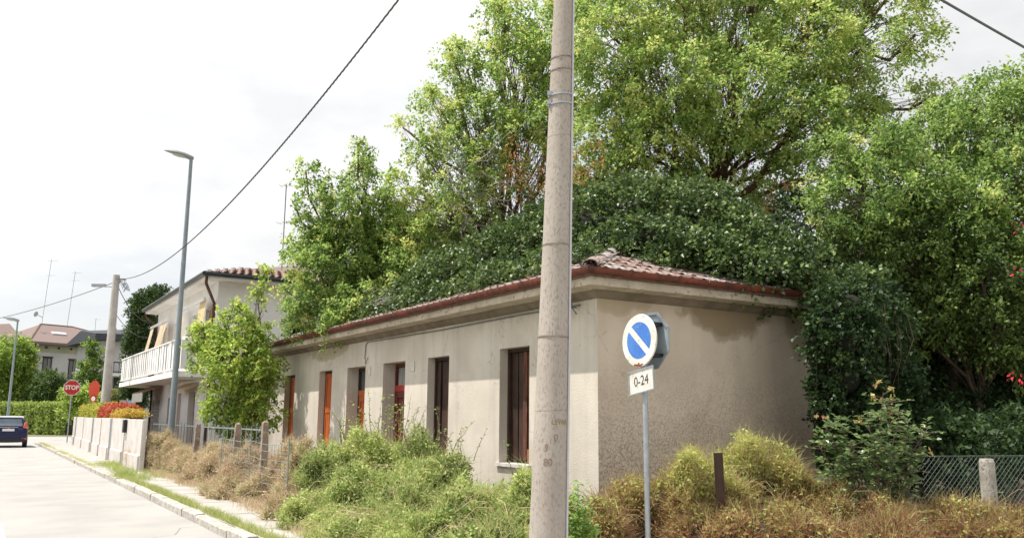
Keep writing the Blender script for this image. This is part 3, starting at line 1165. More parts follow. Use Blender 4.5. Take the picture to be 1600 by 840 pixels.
for x, y_ in ((0, .0), (.0, .15), (.05, .17), (-.2, -.19), (.1, .25)):
    b.prism([(x + p_, y_ + q_) for p_, q_ in disc_poly(.008, 8)], c0 + nz_ * .0046, ux, uy, .002)
b.build('rivet', GREYMETAL, disc)
# panel 0-24
c1 = c0 + uy * -.45 + ux * .0 + Vector((-.0, .0, 0))
ux2 = Vector((0, -math.cos(R(9)), math.sin(R(9))))
uy2 = Vector((0, math.sin(R(3)), math.cos(R(3))))
nz2 = ux2.cross(uy2).normalized()
b = MB()
b.prism([(-.21, -.125), (.21, -.125), (.21, .125), (-.21, .125)], c1, ux2, uy2, .003)
pan = b.build('time_panel', SIGNWHITE, sp)
b = MB()
for q in (((-.215, -.13), (.215, -.118)), ((-.215, .118), (.215, .13)), ((-.215, -.118), (-.203, .118)), ((.203, -.118), (.215, .118))):
    (xa, ya), (xb, yb) = q
    b.prism([(xa, ya), (xb, ya), (xb, yb), (xa, yb)], c1 + nz2 * .001, ux2, uy2, .012)
b.build('panel_rim', GREYMETAL, pan)
text_mesh('lettering', '0-24', .15, BLACKP, pan, c1 + nz2 * .0045, ux2, uy2, .0006, sx=.92)
# stop sign back to back with it
c2 = c0 + Vector((.17, .0, .0))
ux3, uy3 = Vector((0, 1, 0)), Vector((0, 0, 1))
R8 = .325
octo = [(R8 * math.cos(R(22.5 + 45 * i)), R8 * math.sin(R(22.5 + 45 * i))) for i in range(8)]
st = thing('octagonal_sign', 'octagonal stop sign seen from its pale grey back, fixed behind the round no parking sign', 'road sign', (SX, SY, .1))
b = MB()
b.prism(octo, c2, ux3, uy3, .003)
sb = b.build('plate', SIGNBACK, st)
b = MB()
rim = [c2 + ux3 * x + uy3 * y_ for x, y_ in octo]
for i in range(8):
    b.beam(rim[i] + Vector((-.012, 0, 0)), rim[(i + 1) % 8] + Vector((-.012, 0, 0)), .014, .03)
b.build('rim', BLUEGREY, st)
b = MB()
b.prism([(x * .93, y_ * .93) for x, y_ in octo], c2 + Vector((.0035, 0, 0)), ux3, uy3, .001)
b.build('red_face', SIGNRED, st)
text_mesh('lettering', 'STOP', .22, SIGNWHITE, st, c2 + Vector((.005, 0, 0)), ux3, uy3, .0006, bold=.004)
b = MB()
for dz in (.17, -.17):
    b.box((c2.x - .14, -.18, c2.z + dz - .02), (c2.x - .004, .18, c2.z + dz + .02))
    b.box((-.05, -.05, c2.z + dz - .03), (.06, .05, c2.z + dz + .03))
b.build('bracket', CARBLACK, st)


def stop_sign(name, label, loc, h, rad, face_az, tint=SIGNRED, txt=True):
    t = thing(name, label, 'road sign', loc, face_az)
    auto_smooth(MB().tube([(0, 0, 0), (0, 0, h + rad * .7)], .032, 10).build('post', GREYMETAL, t))
    r8 = rad / math.cos(R(22.5))
    oc = [(r8 * math.cos(R(22.5 + 45 * i)), r8 * math.sin(R(22.5 + 45 * i))) for i in range(8)]
    p = MB().prism(oc, (0, -.05, h), (1, 0, 0), (0, 0, 1), .004).build('plate', SIGNWHITE, t)
    MB().prism([(x * .93, y_ * .93) for x, y_ in oc], (0, -.0545, h), (1, 0, 0), (0, 0, 1), .001).build('red_face', tint, p)
    if txt:
        text_mesh('lettering', 'STOP', rad * .82, WHITE, p, (0, -.057, h), (1, 0, 0), (0, 0, 1), .001, sx=.84, bold=rad * .022)
    return t


p = at(104.5, 690, 47.5)
stop_sign('stop_sign', 'red octagonal STOP sign on a thin post at the end of the street', (p.x, p.y, .12), 2.98, .41, R(-8))
p = at(144.5, 650, 50)
t = thing('red_disc_sign', 'red round sign beside the far utility pole, above the flowering bushes', 'road sign', (p.x, p.y, .1), R(-50))
auto_smooth(MB().tube([(0, 0, 0), (0, 0, 3.3)], .03, 8).build('post', GREYMETAL, t))
MB().prism(disc_poly(.50, 28, .8), (0, -.05, 3.0), (1, 0, 0), (0, 0, 1), .01).build('sign_disc', mat('orange_red_paint', (.48, .06, .03), (.42, .05, .025), scale=5), t)
MB().prism(disc_poly(.24, 24), (0, -.05, 2.45), (1, 0, 0), (0, 0, 1), .01).build('small_disc', SIGNRED, t)
MB().prism(disc_poly(.14, 20), (0, -.062, 2.45), (1, 0, 0), (0, 0, 1), .004).build('small_disc_centre', SIGNWHITE, t)
p = at(199, 629, 47)
t = thing('street_name_sign', 'small pale blue name sign on a post before the dark trees', 'road sign', (p.x, p.y, .1), R(-12))
auto_smooth(MB().tube([(0, 0, 0), (0, 0, p.z + .15)], .03, 8).build('post', GREYMETAL, t))
MB().box((-.34, -.06, p.z - .24), (.34, -.045, p.z + .04)).build('panel', mat('pale_blue_sign', (.35, .50, .62), (.45, .55, .62), scale=14), t)

# ------------------------------------------------------------------ street lamps and the far pole
def street_lamp(label, loc, h, r0, r1, head, az, mh=LAMPGREY):
    t = thing('street_lamp', label, 'street lamp', loc, 0)
    auto_smooth(MB().tube([(0, 0, 0), (0, 0, h * .5), (0, 0, h)], [r0, (r0 + r1) / 2, r1], 12).build('post', BLUEGREY, t))
    d = Vector((math.cos(az), math.sin(az), .06)).normalized()
    s_ = Vector((-d.y, d.x, 0)).normalized()
    up = d.cross(s_)
    prof = [(-.08, .04, .05, .06), (.0, .09, .075, .10), (.3, .15, .12, .05), (.6, .165, .115, .01), (.85, .10, .05, .0), (.98, .02, .01, .0)]
    rings = []
    for (x, w, ht, dn) in prof:
        ring = []
        for i in range(12):
            a = 2 * PI * i / 12
            zz_ = math.sin(a)
            ring.append(Vector((0, 0, h + .02)) + d * x * head + s_ * math.cos(a) * w * head + up * (zz_ * (ht if zz_ > 0 else dn) * head))
        rings.append(ring)
    auto_smooth(MB().loft(rings).build('lamp_head', mh, t), 60)
    g = MB()
    ring2 = [[Vector((0, 0, h - .0)) + d * (.42 + k_ * math.cos(2 * PI * i / 16) * .3) * head + s_ * k_ * math.sin(2 * PI * i / 16) * .11 * head + up * dz * head for i in range(16)] for k_, dz in ((1, .0), (.8, -.05), (.3, -.07))]
    g.loft(ring2)
    auto_smooth(g.build('lens', mat('lamp_lens', (.55, .55, .5), (.5, .5, .46), scale=4, rough=.2), t), 60)
    return t


lp = at(263, 728, 24.5)
street_lamp('tall grey street lamp standing in the dry weeds by the pavement', (lp.x, lp.y, .1), 9.15, .10, .05, .85, R(192))
lp = at(13, 640, 56)
street_lamp('small distant street lamp before the leftmost tree, beyond the blue car', (lp.x, lp.y, 0), 7.7, .09, .05, 1.15, R(215))

P2 = at(163, 648, 38)
P2b = Vector((P2.x, P2.y, 0))
lean = Vector((_r0[0], _r0[1], 0)) * -.03 + Vector((0, 0, 1))
t = thing('utility_pole', 'far pale concrete utility pole rising behind the white garden wall, carrying the cables', 'utility pole', tuple(P2b))
H2 = 7.85
auto_smooth(MB().tube([(0, 0, 0), Vector((-.0, 0, H2))], [.225, .145], 16).build('shaft', mat('far_pole_concrete', (.46, .44, .42), (.36, .34, .32), scale=3, rough=.9), t))
b = MB()
b.tube([(0, 0, H2 - .55), Vector((-_r0[0], -_r0[1], 0)) * .55 + Vector((0, 0, H2 - .5))], .035, 6)
b.obox(Vector((-_r0[0], -_r0[1], 0)) * .75 + Vector((0, 0, H2 - .48)), rightd, camdir, (0, 0, 1), .3, .1, .06)
b.build('lamp_arm', LAMPGREY, t)
b = MB()
for i in range(7):
    a0 = random.uniform(0, 6)
    c_ = rightd * (.22 + .05 * i) + Vector((0, 0, H2 - .25 - .07 * i))
    b.tube([c_ + Vector((math.cos(a0 + k), math.sin(a0 + k), math.sin(k * 2) * .9)) * .13 for k in np.linspace(0, 5, 8)], .012, 4)
b.tube([(0, 0, H2 - .15), rightd * .45 + Vector((0, 0, H2 - .22))], .03, 6)
b.build('cable_coil', CABLE, t)


def wire(name, label, p, q, sag, r_, m=CABLE, n=40, twist=False, group=None):
    p, q = Vector(p), Vector(q)
    pts = []
    for i in range(n + 1):
        t_ = i / n
        c_ = p.lerp(q, t_)
        c_.z -= 4 * sag * t_ * (1 - t_)
        pts.append(c_)
    b_ = MB()
    if twist:
        d = (q - p).normalized()
        s_ = d.cross(Vector((0, 0, 1))).normalized()
        up = s_.cross(d)
        m_ = 1500
        for ph in (0, 2.1, 4.2):
            pp = []
            for i in range(m_ + 1):
                t_ = i / m_
                c_ = p.lerp(q, t_)
                c_.z -= 4 * sag * t_ * (1 - t_)
                a = 2 * PI * t_ * 75 + ph
                pp.append(c_ + (s_ * math.cos(a) + up * math.sin(a)) * r_ * .62)
            b_.tube(pp, r_ * .6, 4, cap=False)
    else:
        b_.tube(pts, r_, 6)
    o = b_.build(name, m)
    return tag(o, label, 'cable', group)


top2 = P2b + Vector((0, 0, H2 - .15))
topp = pole_at(7.75)
wire('twisted_cable', 'thick twisted overhead cable sweeping down from the near pole to the far pole', topp + Vector((-.1, .1, 0)), top2, 1.4, .014, twist=True)
wire('overhead_cable', 'taut overhead cable crossing the top right corner of the sky', pole_at(7.9), at(2050, 305, 17), .25, .018)

# ------------------------------------------------------------------ fences
# white garden wall of slabs beside the pavement
gw = thing('garden_wall', 'white garden wall of rendered slabs with dark gaps beside the far pavement', 'wall')
def wline(y_):
    return 3.93 + max(0, (y_ - 31)) * .0275
for k, (ya, yb, kind) in enumerate(((25.6, 28.85, 's'), (28.9, 32.1, 's'), (32.15, 32.6, 'p'), (32.65, 36.0, 's'), (36.05, 39.3, 's'), (39.35, 39.8, 'p'), (39.85, 44.7, 's'), (44.75, 49.5, 's'), (49.55, 50.0, 'p'), (50.05, 52.0, 's'))):
    if kind == 's':
        b = MB()
        top_ = 1.5 + .012 * (k % 2)
        b.loft([[(wline(e), e, .1), (wline(e), e, top_), (wline(e) + .1, e, top_), (wline(e) + .1, e, .1)] for e in (ya, yb)])
        b.build('slab', GARDENWALL, gw, bevel=.01)
        b = MB()
        b.loft([[(wline(e) - .07, e, .1), (wline(e) - .07, e, .52), (wline(e) - .004, e, .55), (wline(e) - .004, e, .1)] for e in (ya + .1, yb - .5)])
        b.build('plinth', GARDENWALL, gw)
        b = MB().box((wline(ya) - .02, ya + .02, .1), (wline(ya) - .003, ya + .26, top_ - .01))
        b.build('pilaster', GARDENWALL, gw, bevel=.004)
    else:
        MB().box((wline(ya) + .03, ya, .1), (wline(ya) + .10, yb, 1.5)).build('gate_post', BLUEGREY, gw)
MB().box((wline(28.6) - .1, 28.5, 1.1), (wline(28.6) - .004, 28.8, 1.48)).build('letter_box', CARBLACK, gw, bevel=.01)

# grey steel railing then wire mesh, on leaning concrete posts
rl = thing('steel_railing', 'grey steel bar railing between the garden wall and the dry weeds', 'railing')
def fl_x(y_):
    return 5.15
b = MB()
for z in (1.33, .45):
    b.beam((fl_x(31.5), 31.5, z), (fl_x(17.6), 17.6, z), .025, .03)
b.build('rail', PALE_METAL, rl)
bar = MB().box((-.008, -.008, 0), (.008, .008, 1.2)).mesh('bar', PALE_METAL)
yy = 31.4
while yy > 17.7:
    o = bpy.data.objects.new('bar', bar)
    C.objects.link(o)
    o.parent = rl
    o.location = (fl_x(yy), yy, .2)
    yy -= .42

POSTC = mat('brown_stained_concrete', (.30, .23, .18), (.16, .12, .09), scale=7, rough=.95, bump=.4, bscale=50, speck=(.42, .38, .32), sscale=20, slo=.56, shi=.68)
posts = [(310, 660, 20.6, 4, 'leaning brown concrete fence post at the end of the steel railing', 1.0),
         (372, 660, 17.6, 4, 'concrete fence post with a pointed top before the young tree', .8),
         (418, 657, 15.6, 0, 'concrete fence post with a pointed top nearest the downpipe', .7)]


def concrete_post(label, x, y_, h, w, lx, ly, m=CONC, hooked=True):
    b_ = MB()
    l = Vector((lx, ly, 0))
    rings = []
    for z, s in ((0, 1.1), (h * .5, 1), (h - .1, .92), (h - .03, .8), (h, .25)):
        c_ = Vector((x, y_, .08)) + l * z + Vector((0, 0, z))
        a = w * s / 2
        rings.append([c_ + Vector((i * a, j * a, random.uniform(-.008, .008))) for i, j in ((-1, -1), (1, -1), (1, 1), (-1, 1))])
    b_.loft(rings)
    o = b_.build('fence_post', m)
    return tag(o, label, 'fence post')


for (px_, py_, d_, lx, lab, s) in posts:
    p = at(px_, 650, d_)
    top = at(px_, py_, d_)
    concrete_post(lab, p.x - .03, p.y, top.z - .08, .115, .0 if lx == 0 else .03, 0.0, POSTC)

wf = thing('wire_fence', 'sagging grey wire fence with horizontal strands over the dry weeds', 'fence')
pA, pB, pC = at(347, 690, 17.5), at(392, 690, 15.8), at(452, 690, 13.6)
for q, py_ in ((pA, 680), (pB, 678), (pC, 684)):
    p_ = Vector((q.x, q.y, 0))
    h_ = 1.28
    MB().tube([p_ + Vector((0, 0, .05)), p_ + Vector((.0, .0, h_))], .012, 6).build('stake', PALE_METAL, wf)
b = MB()
for i in range(6):
    z = 1.16 - i * .13
    pts = []
    for (u, v) in ((pA, pB), (pB, pC)):
        for k in range(8):
            c_ = u.lerp(v, k / 7)
            pts.append(Vector((c_.x, c_.y, z - .02 * math.sin(k / 7 * PI) + random.uniform(-.012, .012) - .0 * k)))
    b.tube(pts, .0042, 4, cap=False)
for k in range(26):
    c_ = pA.lerp(pB, k / 13) if k < 13 else pB.lerp(pC, (k - 13) / 12)
    b.tube([Vector((c_.x, c_.y, .35)), Vector((c_.x + random.uniform(-.01, .01), c_.y, 1.15))], .0035, 3, cap=False)
tag(b.build('wire_mesh', PALE_METAL, wf), kind='stuff')

# chain-link fence on the right
f0, f1 = at(1440, 712, 11.0), at(1640, 714, 11.6)
cf = thing('chain_link_fence', 'green-grey chain-link fence in front of the dark trees at the right edge', 'fence')
z1 = f0.z
z0 = .12
fd = Vector((f1.x - f0.x, f1.y - f0.y, 0))
FL = fd.length
fd.normalize()
b = MB()
Hh = z1 - z0
pitch = .075
nd = int((FL + Hh) / pitch)
fn = Vector((-fd.y, fd.x, 0))
for s in (1, -1):
    for k in range(nd):
        u0 = k * pitch - (Hh if s == 1 else 0)
        a_u, b_u = (u0, u0 + Hh) if s == 1 else (u0, u0 - Hh)
        p_, q_ = Vector((a_u, 0, z0)), Vector((b_u, 0, z1))
        # clip to [0,FL]
        t0, t1 = 0.0, 1.0
        du = b_u - a_u
        for lim, sign in ((0, 1), (FL, -1)):
            if abs(du) > 1e-6:
                tt = (lim - a_u) / du
                if (du > 0) == (sign == 1):
                    t0 = max(t0, tt)
                else:
                    t1 = min(t1, tt)
        if t1 - t0 < .02:
            continue
        pp = [p_.lerp(q_, t0), p_.lerp(q_, t1)]
        b.tube([Vector((f0.x, f0.y, 0)) + fd * w_.x + Vector((0, 0, w_.z)) + fn * .003 * s for w_ in pp], .0024, 3, cap=False)
b.tube([Vector((f0.x, f0.y, z1)), Vector((f1.x, f1.y, z1))], .004, 4)
tag(b.build('wire_mesh', mat('green_grey_wire', (.12, .14, .13), (.08, .095, .09), scale=9, rough=.6), cf), kind='stuff')
p = at(1541, 716, 10.6)
b = MB()
b.tube([(0, 0, 0), (0, 0, p.z - .14), (0, 0, p.z - .1)], [.095, .088, .075], 14)
tag(b.build('fence_post', CONC, loc=(p.x, p.y, .1)), 'short round weathered concrete post before the chain-link fence', 'fence post')
p = at(1122, 707, 9.35)
b = MB()
b.tube([(0, 0, 0), (.02, 0, .6), (0, 0, p.z - .1)], [.06, .05, .05], 9)
tag(b.build('fence_post', DARKFRAME, loc=(p.x, p.y, .1)), 'dark rotten wooden post half swallowed by creeper below the end wall', 'fence post')
# ------------------------------------------------------------------ white two-storey house with balcony
WX, WY0, WY1, WXR = 6.95, 31.4, 43.4, 17.0
vh = thing('balcony_house', 'white two-storey house with a long white balcony and beige awning cloths', 'house')
WT = 6.33
upper = [(40.9, 42.4, 3.2, 5.5), (37.6, 39.2, 3.2, 5.5), (34.2, 35.6, 3.2, 5.5), (32.2, 33.2, 3.6, 5.5)]
lower = [(41.3, 43.2, .2, 2.3), (38.5, 39.4, .9, 2.35), (34.0, 35.2, .2, 2.5), (36.6, 37.3, .3, 2.5)]
b = MB()
wall_grid(b, 'x', WX, .3, WY0 + .303, WY1, 0, WT, upper + lower)
wall_grid(b, 'y', WY0, .3, WX, WXR, 0, WT, [(9.6, 10.6, 3.6, 5.0)])
b.box((WX + .3, WY1 - .3, 0), (WXR, WY1 - .001, WT))
b.box((WXR - .3, WY0 + .302, 0), (WXR - .001, WY1 - .3, WT))
b.build('wall', WHITEWALL, vh)
b = MB().box((WX + .31, WY0 + .31, 3.0), (WXR - .31, WY1 - .31, 3.1))
b.build('upper_floor', CONC, vh)
OVW = .55
b = MB()
b.box((WX - OVW, WY0 - OVW, WT + .002), (WXR + .5, WY1 + .3, WT + .14))
b.build('eaves', WHITEWALL, vh)
# roof: low hip with real tile ribs
e0 = Vector((WX - OVW - .08, WY0 - OVW - .08, WT + .18))
e1 = Vector((WXR + .6, WY1 + .4, WT + .18))
hw = (e1.x - e0.x) / 2
sl = .30
rp1 = Vector((e0.x + hw, e0.y + hw, e0.z + hw * sl))
rp2 = Vector((e0.x + hw, e1.y - hw, e0.z + hw * sl))
c00, c10, c11, c01 = e0, Vector((e1.x, e0.y, e0.z)), e1, Vector((e0.x, e1.y, e0.z))
b = MB()
b.face([c00, c10, rp1]); b.face([c10, c11, rp2, rp1]); b.face([c11, c01, rp2]); b.face([c01, c00, rp1, rp2])
b.face([c01, c11, c10, c00])
r2o = b.build('roof', ROOFBRN, vh)
TRED = mat('brown_red_tile', (.26, .17, .145), (.17, .105, .085), scale=7, rough=.9)
ttm = MB()
prof = [(.27 * i / 6, .03 * math.sin(2 * PI * i / 6) + .03) for i in range(7)]
ttm.loft([[(x, 0, z + .02) for x, z in prof], [(x, 0, z + .045) for x, z in prof], [(x, .42, z) for x, z in prof]], close=False, cap=False)
ttme = ttm.mesh('roof_tile', TRED)
ttme.transform(Matrix.Rotation(math.atan(sl), 4, 'X'))
for k in range(5):
    q = .36 * k
    x = e0.x + q + .1
    while x < e1.x - q - .3:
        if k < 5 and x < 16.5:
            o = bpy.data.objects.new('roof_tile', ttme)
            C.objects.link(o)
            o.parent = r2o
            o.location = (x, e0.y + q - .03, e0.z + q * sl + .01)
            o.rotation_euler = (0, 0, random.uniform(-.02, .02))
        x += .27
g = MB()
g.tube([c00 + Vector((0, 0, -.02)), c01 + Vector((0, 0, -.02))], .085, 8)
g.tube([c00 + Vector((0, 0, -.02)), c10 + Vector((0, 0, -.02))], .085, 8)
auto_smooth(g.build('gutter', DGREEN, vh))
g = MB()
g.tube([c00 + Vector((.1, .1, -.1)), c00 + Vector((.1, .15, -.35)), Vector((WX - .06, WY0 + .25, WT - .75)), Vector((WX - .06, WY0 + .25, 0))], .055, 8)
auto_smooth(g.build('downpipe', DRKPIPE, vh))
g = MB()
g.tube([c01 + Vector((.1, -.1, -.1)), c01 + Vector((.1, -.2, -.3)), Vector((WX - .06, WY1 - .1, WT - .6)), Vector((WX - .06, WY1 - .1, 0))], .05, 8)
auto_smooth(g.build('downpipe', DRKPIPE, vh))
for i, (a, b_, z0, z1) in enumerate(upper):
    w = MB()
    for p in (((WX + .1, a, z0), (WX + .16, a + .08, z1)), ((WX + .1, b_ - .08, z0), (WX + .16, b_, z1)), ((WX + .1, (a + b_) / 2 - .04, z0), (WX + .16, (a + b_) / 2 + .04, z1)), ((WX + .1, a, z1 - .08), (WX + .16, b_, z1 - .001))):
        w.box(*p)
    wi = w.build('window', WHITE, vh)
    MB().box((WX + .13, a + .08, z0), (WX + .135, b_ - .08, z1 - .08)).build('pane', GLASS, wi)
    cu = MB()
    n = 12
    cu.loft([[(WX + .06 + .025 * math.sin(k * 2.1), a + .05 + (b_ - a) * .5 * k / n, zz_) for k in range(n + 1)] for zz_ in (z0 + .05, z1 - .05)], close=False, cap=False)
    cu.build('curtain', STRIPE if i != 1 else CLOTH, wi)
for i, (a, b_, z0, z1) in enumerate(lower):
    if i == 0:
        w = MB()
        for k in range(16):
            z = z0 + (z1 - z0) * k / 16
            w.box((WX + .05 + .012 * (k % 2), a, z), (WX + .09, b_, z + (z1 - z0) / 16 - .012))
        w.build('roller_shutter', mat('grey_shutter', (.50, .47, .44), (.42, .39, .37), scale=4), vh)
    elif i == 1:
        wi = MB().box((WX + .12, a, z0), (WX + .16, b_, z1)).build('window', GLASS, vh)
    else:
        MB().box((WX + .22, a, z0), (WX + .26, b_, z1)).build('door', REDWOOD if i == 2 else SALMON, vh)
# awning over the shutter
b = MB()
b.loft([[(WX - .02, yy_, 2.95), (WX - .85, yy_, 2.62), (WX - .85, yy_, 2.58), (WX - .02, yy_, 2.90)] for yy_ in (40.6, 43.4)])
aw = b.build('awning', SALMON, vh)
MB().box((WX - .87, 40.6, 2.2), (WX - .84, 43.4, 2.58)).build('valance', WHITEWALL, aw)
b = MB()
b.loft([[(WX - .02, yy_, 2.85), (WX - .5, yy_, 2.6), (WX - .5, yy_, 2.5), (WX - .02, yy_, 2.7)] for yy_ in (33.6, 36.0)])
b.build('awning', AWNING, vh)


def hanging_cloth(y0_, y1_, ztop, zbot, out0, out1):
    n = 14
    b_ = MB()
    rings = []
    for j in range(5):
        t_ = j / 4
        rings.append([(WX - out0 - (out1 - out0) * t_ - .03 * math.sin(i * 1.7) * t_, y0_ + (y1_ - y0_) * i / n + .06 * (t_ - .5) * (i - n / 2) / n, ztop + (zbot - ztop) * t_ - .04 * math.cos(i * 1.7) * t_) for i in range(n + 1)])
    b_.loft(rings, close=False, cap=False)
    return b_


hanging_cloth(42.5, 43.4, 5.6, 4.5, .3, .5).build('awning_cloth', AWNING, vh)
hanging_cloth(39.9, 40.8, 5.6, 4.5, .3, .5).build('awning_cloth', AWNING, vh)
hanging_cloth(39.3, 39.8, 5.6, 4.5, .3, .5).build('awning_cloth', AWNING, vh)
hanging_cloth(35.6, 36.2, 5.5, 3.9, .3, .35).build('awning_cloth', AWNING, vh)
hanging_cloth(32.0, 33.1, 5.75, 4.2, .25, .4).build('awning_cloth', STRIPE, vh)
b = MB()
b.box((WX - .33, 39.2, 5.62), (WX - .25, 43.4, 5.7))
b.box((WX - .36, 32.0, 5.7), (WX - .28, 37.0, 5.8))
b.build('awning_box', WHITE, vh)
# balcony
BX, BY0, BY1 = 5.72, 31.2, 45.2
bal = MB().box((BX, BY0, 2.93), (WX - .002, BY1, 3.12)).build('balcony', WHITEWALL, vh)
b = MB()
b.box((BX + .02, BY0, 4.2), (BX + .08, BY1, 4.25))
b.box((BX + .02, BY0, 3.2), (BX + .08, BY1, 3.24))
b.build('hand_rail', WHITERAIL, bal)
pan_ = MB().box((0, 0, 3.2), (.025, .40, 4.19)).mesh('railing_panel', WHITERAIL)
yy_ = BY0 + .05
while yy_ < BY1 - .3:
    o = bpy.data.objects.new('railing_panel', pan_)
    C.objects.link(o)
    o.parent = bal
    o.location = (BX + .03 + random.uniform(0, .03), yy_, 0)
    MB().box((BX + .03, yy_ - .07, 3.2), (BX + .07, yy_ - .03, 4.2)).build('railing_post', GREYMETAL, bal)
    yy_ += .50
pan2 = MB().box((0, 0, 3.2), (.37, .03, 4.19)).mesh('railing_panel', WHITERAIL)
for xx in (BX + .1, BX + .5, BX + .88):
    for yb in (BY0, BY1 - .04):
        o = bpy.data.objects.new('railing_panel', pan2)
        C.objects.link(o)
        o.parent = bal
        o.location = (xx, yb, 0)


def aerial(label, p, h, arms, lean_=(0, 0), group=None):
    t_ = thing('tv_aerial', label, 'aerial', tuple(p), 0, group)
    top_ = Vector((lean_[0], lean_[1], h))
    MB().tube([(0, 0, 0), top_], .022, 6).build('mast', ANT, t_)
    for (z, L, n, az) in arms:
        d_ = rightd * math.cos(az) + camdir * math.sin(az)
        c_ = top_ * (z / h)
        s_ = Vector((-d_.y, d_.x, 0))
        b_ = MB()
        b_.tube([c_ - d_ * L * .3, c_ + d_ * L * .7], .014, 5)
        for i in range(n):
            q_ = c_ + d_ * L * (-.25 + .9 * i / max(1, n - 1))
            b_.tube([q_ - s_ * .22, q_ + s_ * .22], .006, 4)
        b_.build('antenna_arm', ANT, t_)
    return t_


pa = at(440, 425, 34)
aerial('tall television aerial on the tiled roof of the balcony house', (pa.x, pa.y, pa.z - .5), at(447, 281, 34).z - pa.z + .5,
       [(at(447, 282, 34).z - pa.z + .45, .9, 5, .1), (at(447, 345, 34).z - pa.z + .5, 1.0, 4, .3)])
sc_p = P2b + Vector((0, 0, H2 - .3))
wire('overhead_cable', 'thin cable running from the far pole down to the balcony house eave', sc_p, Vector((WX - OVW, 43.0, 5.9)), .35, .016)
wire('overhead_cable', 'lower thin cable running from the far pole to the beige awning cloths', P2b + Vector((0, 0, H2 - 1.6)), Vector((WX - .2, 44.4, 5.3)), .35, .014)
wire('overhead_cable', 'thin cable sagging away to the left edge from the far pole', sc_p, at(-140, 512, 60), .6, .016)

# ------------------------------------------------------------------ far houses beyond the junction
def window_set(parent, o, ux, n, rects, depth=.12, frame=DARKFRAME, curtain=True):
    for (x0, z0, x1, z1) in rects:
        b_ = MB()
        w_ = .09
        uz = Vector((0, 0, 1))
        for (a0, b0, a1, b1) in ((x0, z0, x0 + w_, z1), (x1 - w_, z0, x1, z1), (x0 + w_, z1 - w_, x1 - w_, z1), (x0 + w_, z0, x1 - w_, z0 + w_), ((x0 + x1) / 2 - .04, z0 + w_, (x0 + x1) / 2 + .04, z1 - w_)):
            c_ = o + ux * (a0 + a1) / 2 + uz * (b0 + b1) / 2 + n * .02
            b_.obox(c_, ux, n, uz, (a1 - a0) / 2, .03, (b1 - b0) / 2)
        wi_ = b_.build('window', frame, parent)
        MB().obox(o + ux * (x0 + x1) / 2 + uz * (z0 + z1) / 2 + n * .004, ux, n, uz, (x1 - x0) / 2 - .02, .012, (z1 - z0) / 2 - .02).build('pane', GLASS, wi_)
        MB().obox(o + ux * (x0 + (x1 - x0) * .56) + uz * (z0 + z1) / 2 + n * .02, ux, n, uz, (x1 - x0) * .14, .006, (z1 - z0) / 2 - .1).build('curtain', CLOTH, wi_)
        MB().obox(o + ux * (x0 + x1) / 2 + uz * (z0 - .06) + n * .1, ux, n, uz, (x1 - x0) / 2 + .15, .12, .05).build('sill', CREAMSILL, wi_)
        MB().obox(o + ux * (x0 + x1) / 2 + uz * (z1 + .06) + n * .03, ux, n, uz, (x1 - x0) / 2 + .08, .05, .05).build('lintel', DARKFRAME, wi_)


fh = thing('villa', 'pale villa with a hipped brown tiled roof, skylights and tall narrow windows', 'house')
D0 = 88
ca = at(42, 650, D0)
cb = at(138, 650, D0 + 5)
A0 = Vector((ca.x, ca.y, 0))
uxv = Vector((cb.x - ca.x, cb.y - ca.y, 0)).normalized()
nv = Vector((uxv.y, -uxv.x, 0))
if nv.dot(-A0) < 0:
    nv = -nv
Wd = 13.0
dep = 11.0
zE = at(55, 532, D0).z
b = MB()
c_ = A0 + uxv * Wd / 2 - nv * dep / 2
b.obox(c_ + Vector((0, 0, zE / 2)), uxv, nv, (0, 0, 1), Wd / 2, dep / 2, zE / 2)
b.build('wall', FARWALL, fh)
b = MB()
b.obox(A0 + uxv * Wd / 2 + nv * .03 + Vector((0, 0, zE - .55)), uxv, nv, (0, 0, 1), Wd / 2 - .4, .03, .42)
b.build('frieze', FRIEZE, fh)
for k in range(9):
    MB().obox(A0 + uxv * (1.2 + k * 1.3) + nv * .07 + Vector((0, 0, zE - .5)), uxv, nv, (0, 0, 1), .12, .02, .1).build('frieze_block', DARKFRAME, fh)
wz0, wz1 = at(80, 585, D0 + 1).z, at(80, 557, D0 + 1).z
window_set(fh, A0, uxv, nv, [(1.0, wz0, 1.95, wz1), (3.7, wz0 - .3, 4.65, wz1 - .1), (6.6, wz0 - .4, 7.5, wz1 - .15)])
window_set(fh, A0, uxv, nv, [(1.0, 1.5, 1.95, 3.6), (3.7, 1.4, 4.65, 3.5)])
dpv = MB()
dpv.tube([A0 + nv * .12 + uxv * .0 + Vector((0, 0, zE)), A0 + nv * .12 - uxv * .15 + Vector((0, 0, 0))], .09, 6)
dpv.build('downpipe', DRKPIPE, fh)
ov = .9
q00 = A0 - uxv * ov + nv * ov
q10 = A0 + uxv * (Wd + ov) + nv * ov
q11 = A0 + uxv * (Wd + ov) - nv * (dep + ov)
q01 = A0 - uxv * ov - nv * (dep + ov)
Z = Vector((0, 0, zE))
rh = at(80, 503, D0 + 5).z - zE
r1_ = A0 + uxv * 2.9 - nv * dep * .5 + Vector((0, 0, zE + rh))
r2_ = A0 + uxv * (Wd - 6.6) - nv * dep * .5 + Vector((0, 0, zE + rh))
b = MB()
qq = [q + Z for q in (q00, q10, q11, q01)]
b.face([qq[0], qq[1], r2_, r1_]); b.face([qq[1], qq[2], r2_]); b.face([qq[2], qq[3], r1_, r2_]); b.face([qq[3], qq[0], r1_])
ql = [q - Vector((0, 0, .25)) for q in qq]
for i in range(4):
    b.face([ql[i], ql[(i + 1) % 4], qq[(i + 1) % 4], qq[i]])
b.face(ql[::-1])
vr = b.build('roof', ROOFBRN, fh)
b = MB()
